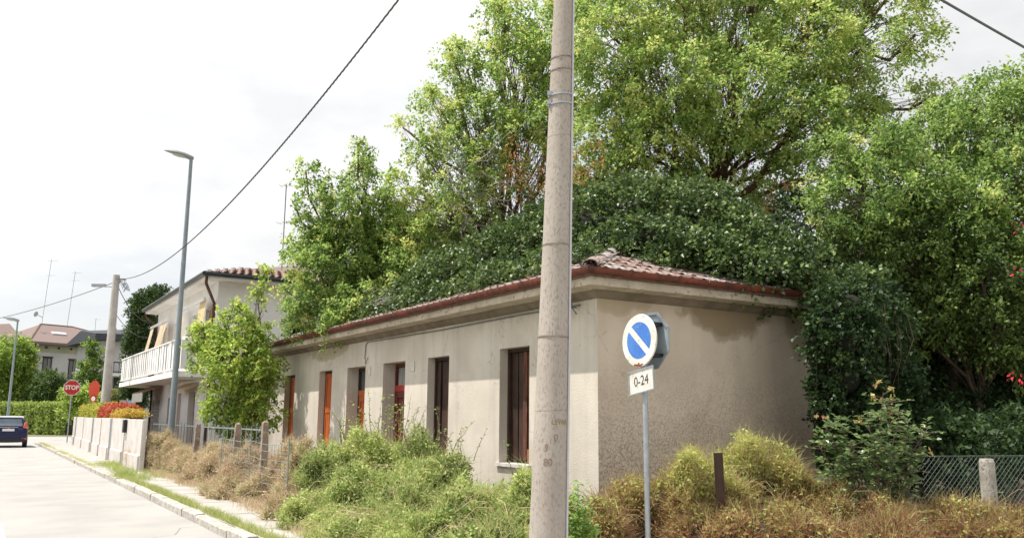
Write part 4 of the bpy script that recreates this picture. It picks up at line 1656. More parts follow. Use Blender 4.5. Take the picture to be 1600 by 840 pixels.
for a_, c__ in ((qq[0], r1_), (r1_, r2_), (r2_, qq[1])):
    b.tube([a_, c__], .12, 6)
b.build('ridge', mat('dark_ridge_tiles', (.17, .11, .09), scale=9), vr)
up_s = (r1_ - (qq[0] + uxv * 2.9)).normalized()
nsl = uxv.cross(up_s)
if nsl.z < 0:
    nsl = -nsl
for (u, v) in ((3.4, 3.4), (6.4, 2.8)):
    MB().obox(qq[0] + uxv * (u + .5) + up_s * v + nsl * .08, uxv, up_s, nsl, .75, .35, .07).build('skylight', SKYLIGHT, vr)
b = MB()
b.obox(A0 + uxv * 9.2 - nv * 2 + Vector((0, 0, zE + 1.3)), uxv, nv, (0, 0, 1), .35, .35, 1.0)
b.build('chimney', mat('red_brick_chimney', (.38, .12, .08), (.3, .1, .07), scale=9), vr)
# lower wing on the left
b = MB()
wl = A0 - uxv * 8 - nv * 3
b.obox(A0 - uxv * 4.4 - nv * 6 + Vector((0, 0, zE / 2 - .2)), uxv, nv, (0, 0, 1), 4.2, 4, zE / 2 - .2)
b.build('side_wing', FARWALL, fh)
b = MB()
w0 = A0 - uxv * 9.5 - nv * 1.2 + Vector((0, 0, zE - .2))
w1 = A0 - uxv * .2 - nv * 1.2 + Vector((0, 0, zE - .2))
w2, w3 = w1 - nv * 4.5 + Vector((0, 0, 2.4)), w0 - nv * 4.5 + uxv * 2 + Vector((0, 0, 1.6))
b.face([w0, w1, w2, w3]); b.face([w3, w2, w1 - nv * 9, w0 - nv * 9]); b.face([w0, w3, w0 - nv * 9]); b.face([w0 - Vector((0, 0, .3)), w1 - Vector((0, 0, .3)), w1, w0])
b.build('wing_roof', ROOFBRN, fh)
pa = at(66, 500, D0 + 5)
aerial('tall aerial with a small dish on the ridge of the villa', (pa.x, pa.y, pa.z - .3), at(69, 402, D0 + 5).z - pa.z + .3, [(at(69, 403, D0 + 5).z - pa.z + .2, 1.1, 4, .1), (at(69, 428, D0 + 5).z - pa.z + .3, .9, 3, .1)], (.3, 0))
b = MB()
c_ = pa + Vector((-.55, -.3, .55))
b.tube([pa + Vector((0, 0, .3)), c_], .03, 5)
b.tube([c_, c_ + Vector((-.12, -.10, .03))], [.05, .30], 14)
tag(b.build('satellite_dish', ANT), 'small grey satellite dish beside the aerial on the villa roof', 'satellite dish')
pa = at(105, 507, D0 + 6)
aerial('second slimmer aerial at the right end of the villa ridge', (pa.x, pa.y, pa.z - .3), at(108, 421, D0 + 6).z - pa.z + .3, [(at(108, 422, D0 + 6).z - pa.z + .2, 1.0, 4, .1), (at(108, 436, D0 + 6).z - pa.z + .3, .8, 3, .1)], (.3, 0))
pa = at(147, 530, 110)
aerial('faint distant aerial just left of the far utility pole', (pa.x, pa.y, pa.z - .3), at(147, 496, 110).z - pa.z + .3, [(at(147, 497, 110).z - pa.z + .2, .9, 3, .1)])

mh = thing('modern_house', 'white house with dark slate roof and steel balcony behind the far utility pole', 'house')
D1 = 76
ma = at(148, 650, D1)
mb_ = at(262, 650, D1 + 4)
M0 = Vector((ma.x, ma.y, 0))
um = Vector((mb_.x - ma.x, mb_.y - ma.y, 0))
Wm = um.length
um.normalize()
nm = Vector((um.y, -um.x, 0))
if nm.dot(-M0) < 0:
    nm = -nm
zm = at(195, 527, D1).z
b = MB()
b.obox(M0 + um * Wm / 2 - nm * 4 + Vector((0, 0, zm / 2)), um, nm, (0, 0, 1), Wm / 2, 4, zm / 2)
b.build('wall', FARWALL, mh)
b = MB()
zt_ = at(195, 513, D1).z
rr0 = M0 - um * .8 + nm * 1.0
ring = []
for s_ in (0, Wm + 1.6):
    o_ = rr0 + um * s_
    up_ = (zt_ - zm) * (.75 + .5 * s_ / Wm)
    ring.append([o_ + Vector((0, 0, zm - .2)), o_ + Vector((0, 0, zm + up_ * .6)), o_ - nm * 5 + Vector((0, 0, zm + up_ * 1.6)), o_ - nm * 10 + Vector((0, 0, zm)), o_ - nm * 10 + Vector((0, 0, zm - .2))])
b.loft(ring)
b.build('roof', DROOF, mh)
zb = at(180, 582, D1).z
b = MB()
b.obox(M0 + um * 3.6 + nm * .7 + Vector((0, 0, zb - .15)), um, nm, (0, 0, 1), 3.2, .7, .12)
mbal = b.build('balcony', WHITEWALL, mh)
b = MB()
hb = at(180, 565, D1).z
for z in (hb, zb + .1):
    b.obox(M0 + um * 3.6 + nm * 1.35 + Vector((0, 0, z)), um, nm, (0, 0, 1), 3.2, .03, .05)
for k in range(15):
    b.obox(M0 + um * (.4 + k * .457) + nm * 1.35 + Vector((0, 0, (zb + hb) / 2)), um, nm, (0, 0, 1), .02, .02, (hb - zb) / 2)
b.build('railing', DROOF, mbal)
window_set(mh, M0, um, nm, [(5.0, zb + .1, 5.8, zb + 2.4), (7.0, at(0, 555, D1).z, 8.0, at(0, 540, D1).z + .6)], frame=DROOF)
b = MB()
b.obox(M0 + um * 3.9 + nm * .05 + Vector((0, 0, at(0, 598, D1).z)), um, nm, (0, 0, 1), 2.6, .03, .62)
b.build('dark_band', DROOF, mh)
MB().obox(M0 + um * 5.9 - nm * 3 + Vector((0, 0, zm + 2.1)), um, nm, (0, 0, 1), .5, .4, .7).build('chimney', DROOF, mh)

# ------------------------------------------------------------------ the car
car = thing('parked_car', 'dark blue hatchback seen from behind at the left edge of the road', 'car')
cp = at(12.5, 694, 42.5)
car.location = (cp.x - .05, cp.y, 0)
car.rotation_euler = (0, 0, R(-2))
# local: x right, y forward (away), z up; rear at y=0
def cring(y_, hw_, z0_, z1_, tuck=.0, crown=.0, n=20):
    r_ = []
    for i in range(n):
        a = 2 * PI * i / n
        ca_, sa = math.cos(a), math.sin(a)
        ex = .45
        x = hw_ * (abs(ca_) ** ex) * (1 if ca_ >= 0 else -1)
        z = (z0_ + z1_) / 2 + (z1_ - z0_) / 2 * (abs(sa) ** ex) * (1 if sa >= 0 else -1)
        if sa > 0:
            x *= 1 - tuck * sa
            z += crown * (1 - (x / hw_) ** 2)
        r_.append((x, y_, z))
    return r_


b = MB()
b.loft([cring(.0, .70, .34, .86), cring(.05, .80, .26, .96), cring(.16, .855, .24, 1.0), cring(.6, .875, .24, 1.02), cring(2.6, .875, .24, .98), cring(3.3, .86, .26, .90), cring(3.75, .80, .28, .80), cring(3.95, .66, .36, .66)])
body = b.build('body', CARBLUE, car)
auto_smooth(body, 50)
b = MB()
b.loft([cring(.10, .74, .88, 1.02, .06), cring(.16, .76, .90, 1.16, .08), cring(.36, .74, .95, 1.43, .16, .02), cring(.62, .73, .95, 1.50, .2, .03), cring(1.6, .74, .95, 1.52, .2, .03), cring(2.2, .74, .95, 1.44, .2, .03), cring(2.95, .76, .9, .99, .1)])
auto_smooth(b.build('cabin', CARBLUE, car), 50)
b = MB()
b.box((-.60, .24, 1.47), (.60, .5, 1.50))
b.loft([[(-.62, .2, 1.455), (.62, .2, 1.455), (.60, .48, 1.515), (-.60, .48, 1.515)], [(-.62, .2, 1.475), (.62, .2, 1.475), (.60, .48, 1.535), (-.60, .48, 1.535)]])
b.build('roof_spoiler', mat('roof_sky_sheen', (.55, .56, .60), (.5, .51, .55), scale=3, rough=.2, coat=1), car)  # pale colour stands in for sky reflected off the dark blue roof
b = MB()
gl = [(-.60, .105, 1.04), (.60, .105, 1.04), (.52, .285, 1.41), (-.52, .285, 1.41)]
b.loft([[Vector(p_) for p_ in gl], [Vector(p_) + Vector((0, -.018, .008)) for p_ in gl]])
b.build('rear_window', CARGLASS, car)
for s in (-1, 1):
    b = MB()
    b.loft([[(s * .76, .8, 1.04), (s * .76, 2.2, 1.02), (s * .64, 1.9, 1.42), (s * .63, .85, 1.44)], [(s * .775, .8, 1.04), (s * .775, 2.2, 1.02), (s * .655, 1.9, 1.42), (s * .645, .85, 1.44)]])
    b.build('side_window', GLASS, car)
    b = MB()
    b.loft([[(s * .62, -.004, .95), (s * .84, .06, .93), (s * .80, .09, 1.12), (s * .72, .13, 1.30), (s * .66, .10, 1.20)], [(s * .62, .1, .95), (s * .86, .25, .93), (s * .81, .25, 1.12), (s * .73, .24, 1.30), (s * .66, .2, 1.20)]])
    b.build('tail_light', LIGHTRED, car)
    MB().box((s * .70 - .1, -.006, .40), (s * .70 + .1, .03, .46)).build('reflector', LIGHTRED, car)
    b = MB().loft([[(s * .88, 2.35, .98), (s * 1.02, 2.33, 1.0), (s * 1.02, 2.33, 1.12), (s * .9, 2.35, 1.1)], [(s * .88, 2.45, .98), (s * 1.0, 2.45, 1.0), (s * 1.0, 2.45, 1.12), (s * .9, 2.45, 1.1)]])
    b.build('mirror', CARBLACK, car)
    for wy in (.72, 3.2):
        b = MB()
        pr = [(.0, .20), (.0, .29), (.03, .31), (.17, .31), (.2, .29), (.2, .20)]
        rings = []
        for i in range(29):
            a = 2 * PI * i / 28
            rings.append([(s * (.87 - x), wy + math.cos(a) * r_, .31 + math.sin(a) * r_) for x, r_ in pr])
        b.loft(rings, cap=False)
        wh = auto_smooth(b.build('wheel', TYRE, car))
        b = MB()
        for i in range(5):
            a = 2 * PI * i / 5
            b.beam((s * .85, wy, .31), (s * .85, wy + math.cos(a) * .2, .31 + math.sin(a) * .2), .05, .03)
        b.tube([(s * .83, wy, .31), (s * .862, wy, .31)], .06, 10)
        b.build('rim', RIM, wh)
MB().box((-.26, -.016, .80), (.26, .002, .915)).build('number_plate', PLATE, car, bevel=.004)
b = MB()
b.box((-.74, -.03, .26), (.74, .1, .44))
b.build('rear_bumper', CARBLACK, car, bevel=.03)
b = MB()
b.loft([[(-.42, -.03 + .02, .97), (.42, -.01, .97), (.40, .0, .99), (-.40, .0, .99)], [(-.42, .06, .97), (.42, .06, .97), (.40, .06, .99), (-.40, .06, .99)]])
b.build('boot_handle', RIM, car)
b = MB()
b.tube([(0, -.012 + .01 * 0, .93 + .03), (0, -.02, .93 + .03)], [.055, .05], 14)
b.build('emblem', LIGHTRED, car)

# ------------------------------------------------------------------ vegetation
L_ELDER = leafmat('box_elder_leaves', [(.055, .105, .03), (.13, .215, .052), (.25, .37, .098), (.42, .52, .165), (.56, .53, .18)], .48, boost=1.5)
L_DARK = leafmat('understorey_leaves', [(.022, .045, .016), (.055, .10, .028), (.13, .20, .05)], .28)  # dark greens; on the low right growth they stand in for shade
L_IVY = leafmat('ivy_leaves', [(.035, .065, .022), (.08, .135, .04), (.15, .21, .065), (.28, .35, .10)], .2, rough=.4, spec=.42)
L_YOUNG = leafmat('young_tree_leaves', [(.07, .12, .03), (.17, .27, .05), (.33, .44, .09), (.54, .60, .15)], .48, boost=1.5)
L_HEDGE = leafmat('hedge_leaves', [(.10, .17, .04), (.25, .34, .08), (.44, .50, .14)], .4)
L_YEL = leafmat('golden_leaves', [(.14, .22, .04), (.36, .40, .06), (.50, .42, .07), (.50, .24, .06)], .35)
L_RED = leafmat('red_leaves', [(.12, .18, .04), (.36, .05, .04), (.50, .07, .05), (.50, .20, .07)], .35)
L_BROWN = leafmat('dead_leaves', [(.32, .13, .05), (.46, .22, .09), (.55, .35, .16)], .3)
L_CREEP = leafmat('creeper_leaves', [(.05, .08, .025), (.20, .29, .075), (.42, .51, .17), (.60, .60, .28)], .4)
L_STRAW = leafmat('dry_grass', [(.27, .155, .10), (.43, .31, .205), (.58, .47, .33), (.52, .47, .25)], .3)
L_STEM = leafmat('rusty_stems', [(.13, .065, .04), (.27, .15, .075), (.40, .31, .14), (.42, .42, .17)], .3)
L_DRYMIX = leafmat('dry_mixed_leaves', [(.32, .19, .13), (.46, .34, .24), (.58, .49, .35), (.50, .50, .28), (.28, .37, .13)], .35)
L_MIX = leafmat('rusty_creeper_leaves', [(.17, .07, .045), (.34, .18, .09), (.36, .36, .11), (.46, .50, .15)], .4)
L_GRASS = leafmat('verge_grass', [(.12, .19, .05), (.30, .37, .10), (.52, .48, .25)], .4)
L_ROSE = leafmat('glossy_shrub_leaves', [(.05, .11, .035), (.12, .20, .07), (.24, .32, .12), (.40, .36, .12)], .3, rough=.28, spec=.7)


def branch_mesh(b_, p, q, r0, r1, wob=.12, seg=4, n=5):
    p, q = Vector(p), Vector(q)
    L = (q - p).length
    pts = [p]
    for i in range(1, seg):
        t_ = i / seg
        c_ = p.lerp(q, t_) + Vector((random.gauss(0, wob), random.gauss(0, wob), random.gauss(0, wob))) * L * .35
        c_.z += math.sin(t_ * PI) * L * .05
        pts.append(c_)
    pts.append(q)
    b_.tube(pts, [r0 + (r1 - r0) * i / seg for i in range(seg + 1)], n, cap=False)
    return pts


def tree(name, label, cat, base_, lobes, per, n, L, W, lm, tint=(.5, .16), spread=.45, bark=BARK, group=None, shell=.55,
         trunk_r=.14, twigs=True, clump=.16, extra=None, droop=.35, fork=None):
    """lobes: (centre Vector, rx, ry, rz, density)"""
    t_ = thing(name, label, cat, tuple(base_), 0, group)
    bo = Vector(base_)
    tb = MB()
    fk = Vector(fork) if fork else bo + Vector((0, 0, max(.3, (min(l[0].z for l in lobes) - bo.z) * .6)))
    tb.cur = 0
    branch_mesh(tb, (0, 0, 0), fk - bo, trunk_r, trunk_r * .75, .05, 5, 9)
    auto_smooth(tb.build('trunk', bark, t_), 60)
    lb = MB()
    tips, outs, tms = [], [], []
    for (c_, rx, ry, rz, dens) in lobes:
        dist = (c_ - fk).length
        r_b = trunk_r * .5 * min(1, .4 + dist * .08)
        pts = branch_mesh(lb, fk - bo, c_ - bo, r_b, r_b * .45, .1, 6, 6)
        m_ = max(4, int(per * dens * (rx * ry * rz) ** .62))
        u = unit(rng.normal(size=(m_, 3)))
        rr = rng.random((m_, 1)) ** (1 / 3) * (1 - shell) + shell * (rng.random((m_, 1)) ** .35)
        rr = np.clip(rr, 0, 1.08)
        p_ = np.array(c_) + u * rr * np.array([rx, ry, rz])
        keep = p_[:, 2] > bo.z + .15
        p_, u = p_[keep], u[keep]
        tips.append(p_)
        outs.append(unit(u * .8 + np.array([0, 0, .35])))
        if twigs:
            for q in p_[:: (1 if len(p_) < 60 else 2)]:
                k = random.choice((2, 3, 4, 5, 6))
                branch_mesh(lb, pts[k], Vector(q) - bo, max(.007, r_b * .2), .004, .14, 3, 3)
    lb.build('limbs', bark, t_)
    tips = np.concatenate(tips)
    outs = np.concatenate(outs)
    (v, f, tt), _, _ = sprays(tips, outs, n, spread, L, W, tint[0], tint[1], clump_sd=clump, droop=droop)
    o = tri_object('crown', v - np.array(bo), f, lm, tt, t_)
    o['kind'] = 'stuff'
    return t_


def lobe(px_, py_, d_, r_, ry_=None, rz_=None, dens=1.0):
    c_ = at(px_, py_, d_)
    return (c_, r_, ry_ or r_, rz_ or r_, dens)


# big box elder behind the house (right of the near pole)
D = 20.0
big = [lobe(960, 60, 19.5, 1.25), lobe(1050, -10, 20, 1.3), lobe(1040, 120, 19.0, 1.2), lobe(1150, 30, 20.5, 1.4), lobe(1150, 150, 19, 1.3),
       lobe(1260, 60, 20, 1.25), lobe(1250, 190, 19.5, 1.2), lobe(1345, 100, 20, 1.0), lobe(1350, 210, 20.5, 1.0), lobe(1300, -20, 21, 1.1), lobe(1030, 230, 19, 1.1), lobe(960, 200, 19.5, 1.0),
       lobe(935, -30, 21, 1.1), lobe(1140, 255, 19.8, 1.0, dens=.6), lobe(1430, 55, 20.5, .55, dens=.9), lobe(1400, -20, 21, .9), lobe(1455, 150, 20.5, .45, dens=.9), lobe(1430, 240, 21, .6), lobe(1200, -80, 22, 1.5), lobe(930, 280, 20.5, .9, dens=.8)]
bb = at(1105, 640, 20.5)
fk = at(1112, 330, 20.2)
tree('box_elder_tree', 'largest light green tree behind the house, right of the near concrete pole', 'tree', (bb.x, bb.y, .08), big, 74, 70, .09, .054, L_ELDER, (.60, .17), .40, REDBARK, trunk_r=.16, fork=tuple(fk))
# tree left of the pole
mid_ = [lobe(790, 40, 22, .75), lobe(815, 110, 21.5, .95), lobe(730, 110, 22, .7), lobe(700, 70, 22, .32), lobe(690, 175, 22, .65), lobe(750, 200, 21.5, .95), lobe(830, 220, 21, .9), lobe(665, 245, 22.5, .65),
        lobe(640, 300, 22.5, .8), lobe(720, 300, 21.5, .85, dens=.6), lobe(800, 320, 21, .8, dens=.5), lobe(780, -20, 23, .55), lobe(880, 60, 22, 1.1), lobe(880, 180, 21.5, .9), lobe(650, 375, 22.5, .75), lobe(600, 330, 23, .5), lobe(880, 300, 21, .8, dens=.6), lobe(630, 200, 23, .22), lobe(690, 345, 22, .7), lobe(755, 260, 21, .6), lobe(640, 420, 22, .6)]
bb = at(790, 640, 22)
tree('box_elder_tree', 'tall light green tree just left of the near concrete pole, with bare twigs inside', 'tree', (bb.x, bb.y, .08), mid_, 72, 64, .09, .054, L_ELDER, (.58, .18), .36, BARK, trunk_r=.14, fork=tuple(at(785, 420, 22)))
# tree spilling over the far end of the roof
left_ = [lobe(490, 355, 23, .42), lobe(515, 375, 23, .55), lobe(500, 430, 22.5, .85), lobe(555, 400, 23, 1.0), lobe(540, 330, 23, .75), lobe(600, 420, 23, 1.0), lobe(500, 300, 23, .35), lobe(478, 268, 23, .25), lobe(565, 262, 23, .42), lobe(560, 232, 23, .22), lobe(560, 480, 22, .8),
         lobe(480, 478, 22, .5), lobe(620, 360, 23.5, .75), lobe(470, 390, 23, .4), lobe(460, 318, 23, .2), lobe(525, 505, 21.3, .4), lobe(462, 500, 22, .4), lobe(640, 440, 22.5, .8), lobe(590, 360, 23.5, .6), lobe(448, 455, 22.8, .2)]
bb = at(575, 640, 25)
tree('leafy_tree', 'bushy tree whose foliage spills over the far end of the tiled eave', 'tree', (bb.x, bb.y, .08), left_, 94, 64, .092, .056, L_ELDER, (.48, .2), .34, BARK, trunk_r=.12, fork=tuple(at(570, 520, 24.5)))
# right hand tree
right_ = [lobe(1400, 300, 16.2, .95), lobe(1480, 230, 17, .9), lobe(1560, 190, 17.5, 1.0), lobe(1640, 180, 17.5, 1.25), lobe(1600, 140, 18, .5), lobe(1500, 340, 16, 1.0), lobe(1600, 300, 16, 1.05), lobe(1335, 320, 15.8, .75), 
          lobe(1710, 300, 16, 1.2), lobe(1455, 190, 17.5, .3), lobe(1530, 150, 18, .33), lobe(1380, 230, 16.5, .6), lobe(1300, 250, 16.5, .5)]
bb = at(1480, 640, 17)
tree('box_elder_tree', 'wide green tree filling the right edge of the picture', 'tree', (bb.x, bb.y, .08), right_, 92, 64, .082, .046, L_ELDER, (.36, .18), .36, BARK, trunk_r=.15, fork=tuple(at(1480, 480, 16.8)))
mr_ = [lobe(1420, 400, 15.8, .85), lobe(1530, 430, 15.4, .9), lobe(1620, 415, 15.4, .95), lobe(1345, 390, 15.6, .6), lobe(1450, 480, 15.6, .7), lobe(1560, 510, 15.5, .8), lobe(1650, 500, 15.5, .8), lobe(1490, 370, 16.2, .7), lobe(1600, 350, 16.4, .8), lobe(1390, 340, 16.4, .6)]
bb = at(1530, 650, 16)
tree('shade_toned_tree', 'tree with leaves darkened as if shaded by the pale crown at the right edge, above the dark hollow', 'tree', (bb.x, bb.y, .08), mr_, 92, 62, .082, .05, leafmat('shade_toned_leaves', [(.035, .06, .018), (.075, .125, .03), (.15, .22, .05), (.26, .34, .08)], .3), (.42, .2), .36, BARK, trunk_r=.1)  # darker leaf colour imitates shade below the right-hand crown, not another species
# low trees on the right, leaves coloured dark in place of shade
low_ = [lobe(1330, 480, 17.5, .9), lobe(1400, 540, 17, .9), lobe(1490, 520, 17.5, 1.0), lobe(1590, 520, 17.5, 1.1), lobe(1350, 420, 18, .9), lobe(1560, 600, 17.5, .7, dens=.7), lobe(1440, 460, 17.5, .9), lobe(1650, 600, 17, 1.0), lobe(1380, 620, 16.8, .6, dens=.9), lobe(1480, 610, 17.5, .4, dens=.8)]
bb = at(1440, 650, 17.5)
tree('shaded_tree', 'tree coloured dark for deep shade between the end wall and the chain-link fence', 'tree', (bb.x, bb.y, .08), low_, 90, 56, .11, .064, L_DARK, (.30, .2), .42, BARK, trunk_r=.11)
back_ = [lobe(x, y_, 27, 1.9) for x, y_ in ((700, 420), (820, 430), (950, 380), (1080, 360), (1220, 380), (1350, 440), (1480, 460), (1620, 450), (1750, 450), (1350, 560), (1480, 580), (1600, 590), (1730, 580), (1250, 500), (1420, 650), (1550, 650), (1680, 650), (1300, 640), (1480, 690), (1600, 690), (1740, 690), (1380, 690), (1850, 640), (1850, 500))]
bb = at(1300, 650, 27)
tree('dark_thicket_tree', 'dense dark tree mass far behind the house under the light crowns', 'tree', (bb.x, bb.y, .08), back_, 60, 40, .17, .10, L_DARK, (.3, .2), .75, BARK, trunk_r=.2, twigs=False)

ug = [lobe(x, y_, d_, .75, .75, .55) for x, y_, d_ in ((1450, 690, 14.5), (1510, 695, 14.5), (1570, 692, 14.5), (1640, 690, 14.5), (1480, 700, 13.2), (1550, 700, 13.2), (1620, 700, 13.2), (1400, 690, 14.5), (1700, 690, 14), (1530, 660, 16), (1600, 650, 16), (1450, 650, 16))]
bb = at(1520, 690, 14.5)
tree('shade_undergrowth', 'low added undergrowth coloured dark for the shade behind the chain-link fence', 'shrub', (bb.x, bb.y, .05), ug, 90, 40, .10, .055, L_DARK, (.2, .18), .34, BARK, trunk_r=.04, twigs=False)  # added to darken the lit ground; leaf colour imitates deep shade

# ivy: clumps hugging the roof and hanging down the end wall
def ivy(name, label, lobes, per, n, spread, L, W, lm, tint, cat='ivy'):
    t_ = thing(name, label, cat, (0, 0, 0))
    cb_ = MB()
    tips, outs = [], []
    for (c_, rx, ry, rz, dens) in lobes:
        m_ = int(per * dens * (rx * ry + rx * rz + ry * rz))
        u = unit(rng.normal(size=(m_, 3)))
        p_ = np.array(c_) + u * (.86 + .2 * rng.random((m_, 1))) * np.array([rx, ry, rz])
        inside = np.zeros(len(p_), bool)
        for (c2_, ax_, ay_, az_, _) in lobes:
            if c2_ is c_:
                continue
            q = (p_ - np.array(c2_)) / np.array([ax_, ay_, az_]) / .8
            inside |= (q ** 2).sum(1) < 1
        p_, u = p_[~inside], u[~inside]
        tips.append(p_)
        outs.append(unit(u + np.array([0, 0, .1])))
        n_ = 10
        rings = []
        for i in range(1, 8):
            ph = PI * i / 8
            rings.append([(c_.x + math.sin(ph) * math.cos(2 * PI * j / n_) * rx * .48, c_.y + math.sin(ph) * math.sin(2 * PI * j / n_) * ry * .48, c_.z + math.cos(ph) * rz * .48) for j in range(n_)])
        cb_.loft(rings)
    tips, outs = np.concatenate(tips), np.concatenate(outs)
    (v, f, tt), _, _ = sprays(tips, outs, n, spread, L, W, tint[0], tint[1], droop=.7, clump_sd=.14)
    core = cb_.build('stems', IVYCORE, t_)  # solid dark blobs painting the shade between ivy leaves, no modelled stalks
    core['kind'] = 'stuff'
    o = tri_object('leaves', v, f, lm, tt, t_)
    o['kind'] = 'stuff'
    return t_


iv = [lobe(660, 452, 19.6, .45, 1.2, .35), lobe(700, 430, 19, .55, 1.2, .5), lobe(770, 412, 18.2, .7, 1.2, .62), lobe(840, 388, 17.4, .8, 1.2, .72), lobe(915, 362, 16.8, .9, 1.2, .8), lobe(990, 340, 16.6, 1.0, 1.3, .72), lobe(1060, 345, 16.3, .95, 1.3, .7), lobe(1115, 375, 15.8, .8, 1.2, .6),
      lobe(1170, 402, 15.2, .75, 1.1, .5), lobe(1240, 425, 15.0, .55, .8, .42), lobe(1305, 455, 14.6, .5, .8, .42), lobe(1010, 378, 15.2, .8, 1.1, .34), lobe(1080, 396, 14.9, .7, 1, .3), lobe(1150, 418, 14.4, .6, .9, .26), lobe(940, 388, 15.6, .5, .9, .3), lobe(1205, 432, 14.4, .5, .6, .2),
      lobe(860, 415, 16.2, .5, .9, .28), lobe(780, 440, 17.4, .5, .9, .28)]
for i in range(10):
    iv.append((Vector((HX + .55 + .12 * math.sin(i * 2.2), 11.6 + .95 * i, 4.12)), .48, .62, .30 + .05 * math.sin(i * 3.1), 1.0))
for i in range(5):
    iv.append((Vector((9.6 + .5 * i, 10.75 + .06 * math.sin(i * 2.7) - .02 * i, 4.22 - .015 * i)), .42, .42, .26 + .04 * math.sin(i * 1.9), 1.0))
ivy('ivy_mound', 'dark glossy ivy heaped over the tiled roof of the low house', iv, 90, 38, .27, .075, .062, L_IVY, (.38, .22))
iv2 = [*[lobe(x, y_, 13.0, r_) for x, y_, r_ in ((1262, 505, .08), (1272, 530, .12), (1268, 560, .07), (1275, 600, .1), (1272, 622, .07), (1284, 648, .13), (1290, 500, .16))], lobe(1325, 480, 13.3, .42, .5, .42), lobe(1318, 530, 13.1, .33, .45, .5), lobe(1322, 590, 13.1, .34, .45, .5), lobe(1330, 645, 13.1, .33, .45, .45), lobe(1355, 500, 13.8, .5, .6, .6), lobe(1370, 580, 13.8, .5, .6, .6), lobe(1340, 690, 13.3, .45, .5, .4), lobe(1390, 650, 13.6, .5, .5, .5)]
ivy('ivy_curtain', 'ivy curtain coloured dark for shade, hanging down the right end of the brown end wall', iv2, 100, 36, .22, .075, .06, L_DARK, (.15, .2))  # same ivy as the roof, coloured near black for canopy shade
tw = MB()
for k in range(24):
    p_ = at(random.uniform(1262, 1420), random.uniform(470, 560), random.uniform(12.85, 13.3))
    L_ = random.uniform(.4, 1.3)
    tw.tube([p_, p_ + Vector((random.gauss(0, .04), random.gauss(0, .04), -L_ * .5)), p_ + Vector((random.gauss(0, .08), random.gauss(0, .08), -L_))], [.004, .003, .002], 4, cap=False)
tag(tw.build('ivy_runners', BARK), 'thin brown ivy runners hanging at the right end of the brown end wall', 'runners', kind='stuff')
# bare twigs tangled over the roof
tw = MB()
for k in range(60):
    p_ = at(random.uniform(560, 700), random.uniform(455, 480), 19.2 + random.random())
    p_.z += 0
    d_ = Vector((random.uniform(.2, 1), random.uniform(-1, .2), random.uniform(-.05, .25))).normalized()
    branch_mesh(tw, p_, p_ + d_ * random.uniform(.5, 1.3), .011, .004, .18, 4, 3)
tag(tw.build('bare_twigs', GREYTWIG), 'tangle of bare grey twigs lying on the roof tiles beside the ivy', 'twigs', kind='stuff')
tw = MB()
for k in range(100):
    p_ = at(random.uniform(690, 840), random.uniform(250, 400), 21 - random.random() * 1.3)
    d_ = Vector((random.uniform(-1, 1), random.uniform(-1, 1), random.uniform(-.5, .8))).normalized()
    branch_mesh(tw, p_, p_ + d_ * random.uniform(.5, 1.4), .012, .004, .2, 4, 3)
for k in range(70):
    p_ = at(random.uniform(1170, 1420), random.uniform(310, 420), 19 + random.random())
    d_ = Vector((random.uniform(-1, 1), random.uniform(-1, 1), random.uniform(-.3, .3))).normalized()
    branch_mesh(tw, p_, p_ + d_ * random.uniform(.5, 1.4), .012, .004, .2, 4, 3)
tag(tw.build('bare_twigs', GREYTWIG), 'bare grey twigs tangled inside the tree crowns above the ivy', 'twigs', kind='stuff')


def foliage_blob(spots, n, spread, L, W, lm, tint, name, label, cat, droop=.5, kind='stuff', stems=None):
    tips = np.array([np.array(s) for s in spots])
    outs = unit(rng.normal(size=(len(tips), 3)) + np.array([0, 0, .2]))
    (v, f, tt), _, _ = sprays(tips, outs, n, spread, L, W, tint[0], tint[1], droop=droop)
    return tag(tri_object(name, v, f, lm, tt), label, cat, kind=kind)


sp_ = [at(random.gauss(822, 24), random.gauss(272, 24), 20 + random.random()) for _ in range(26)] + [at(random.gauss(925, 18), random.gauss(250, 20), 18.6 + random.random()) for _ in range(10)]
sp_ += [at(x + random.gauss(0, 9), y_ + random.gauss(0, 12), d_) for x, y_, d_ in ((1238, 290, 18.9), (1315, 350, 18.6), (1210, 315, 18.6), (1430, 260, 19.3), (1462, 290, 19.2), (1318, 345, 18.6), (1245, 380, 17.8), (905, 330, 18.5)) for _ in range(3)]
foliage_blob(sp_, 26, .3, .10, .035, L_BROWN, (.5, .25), 'dead_seed_clusters', 'hanging orange-brown dead seed bunches inside the light green crowns', 'seed bunches', droop=1.2)
sp_ = [at(random.gauss(842, 12), random.gauss(205, 42), 20.5 + random.random()) for _ in range(22)]
foliage_blob(sp_, 30, .34, .09, .05, L_ELDER, (.95, .06), 'yellowing_foliage', 'yellowing leaves hanging beside the near pole halfway up the crown', 'leaves')
sp_ = [at(x, y_, 13.9) for x, y_ in ((1592, 348), (1586, 421), (1578, 582), (1592, 588))]
foliage_blob(sp_, 7, .10, .07, .035, mat('crimson_petals', (.55, .02, .06), (.45, .02, .04), scale=9), (.5, .2), 'red_blossom', 'crimson flowers dotted against the shade at the right edge', 'flowers')

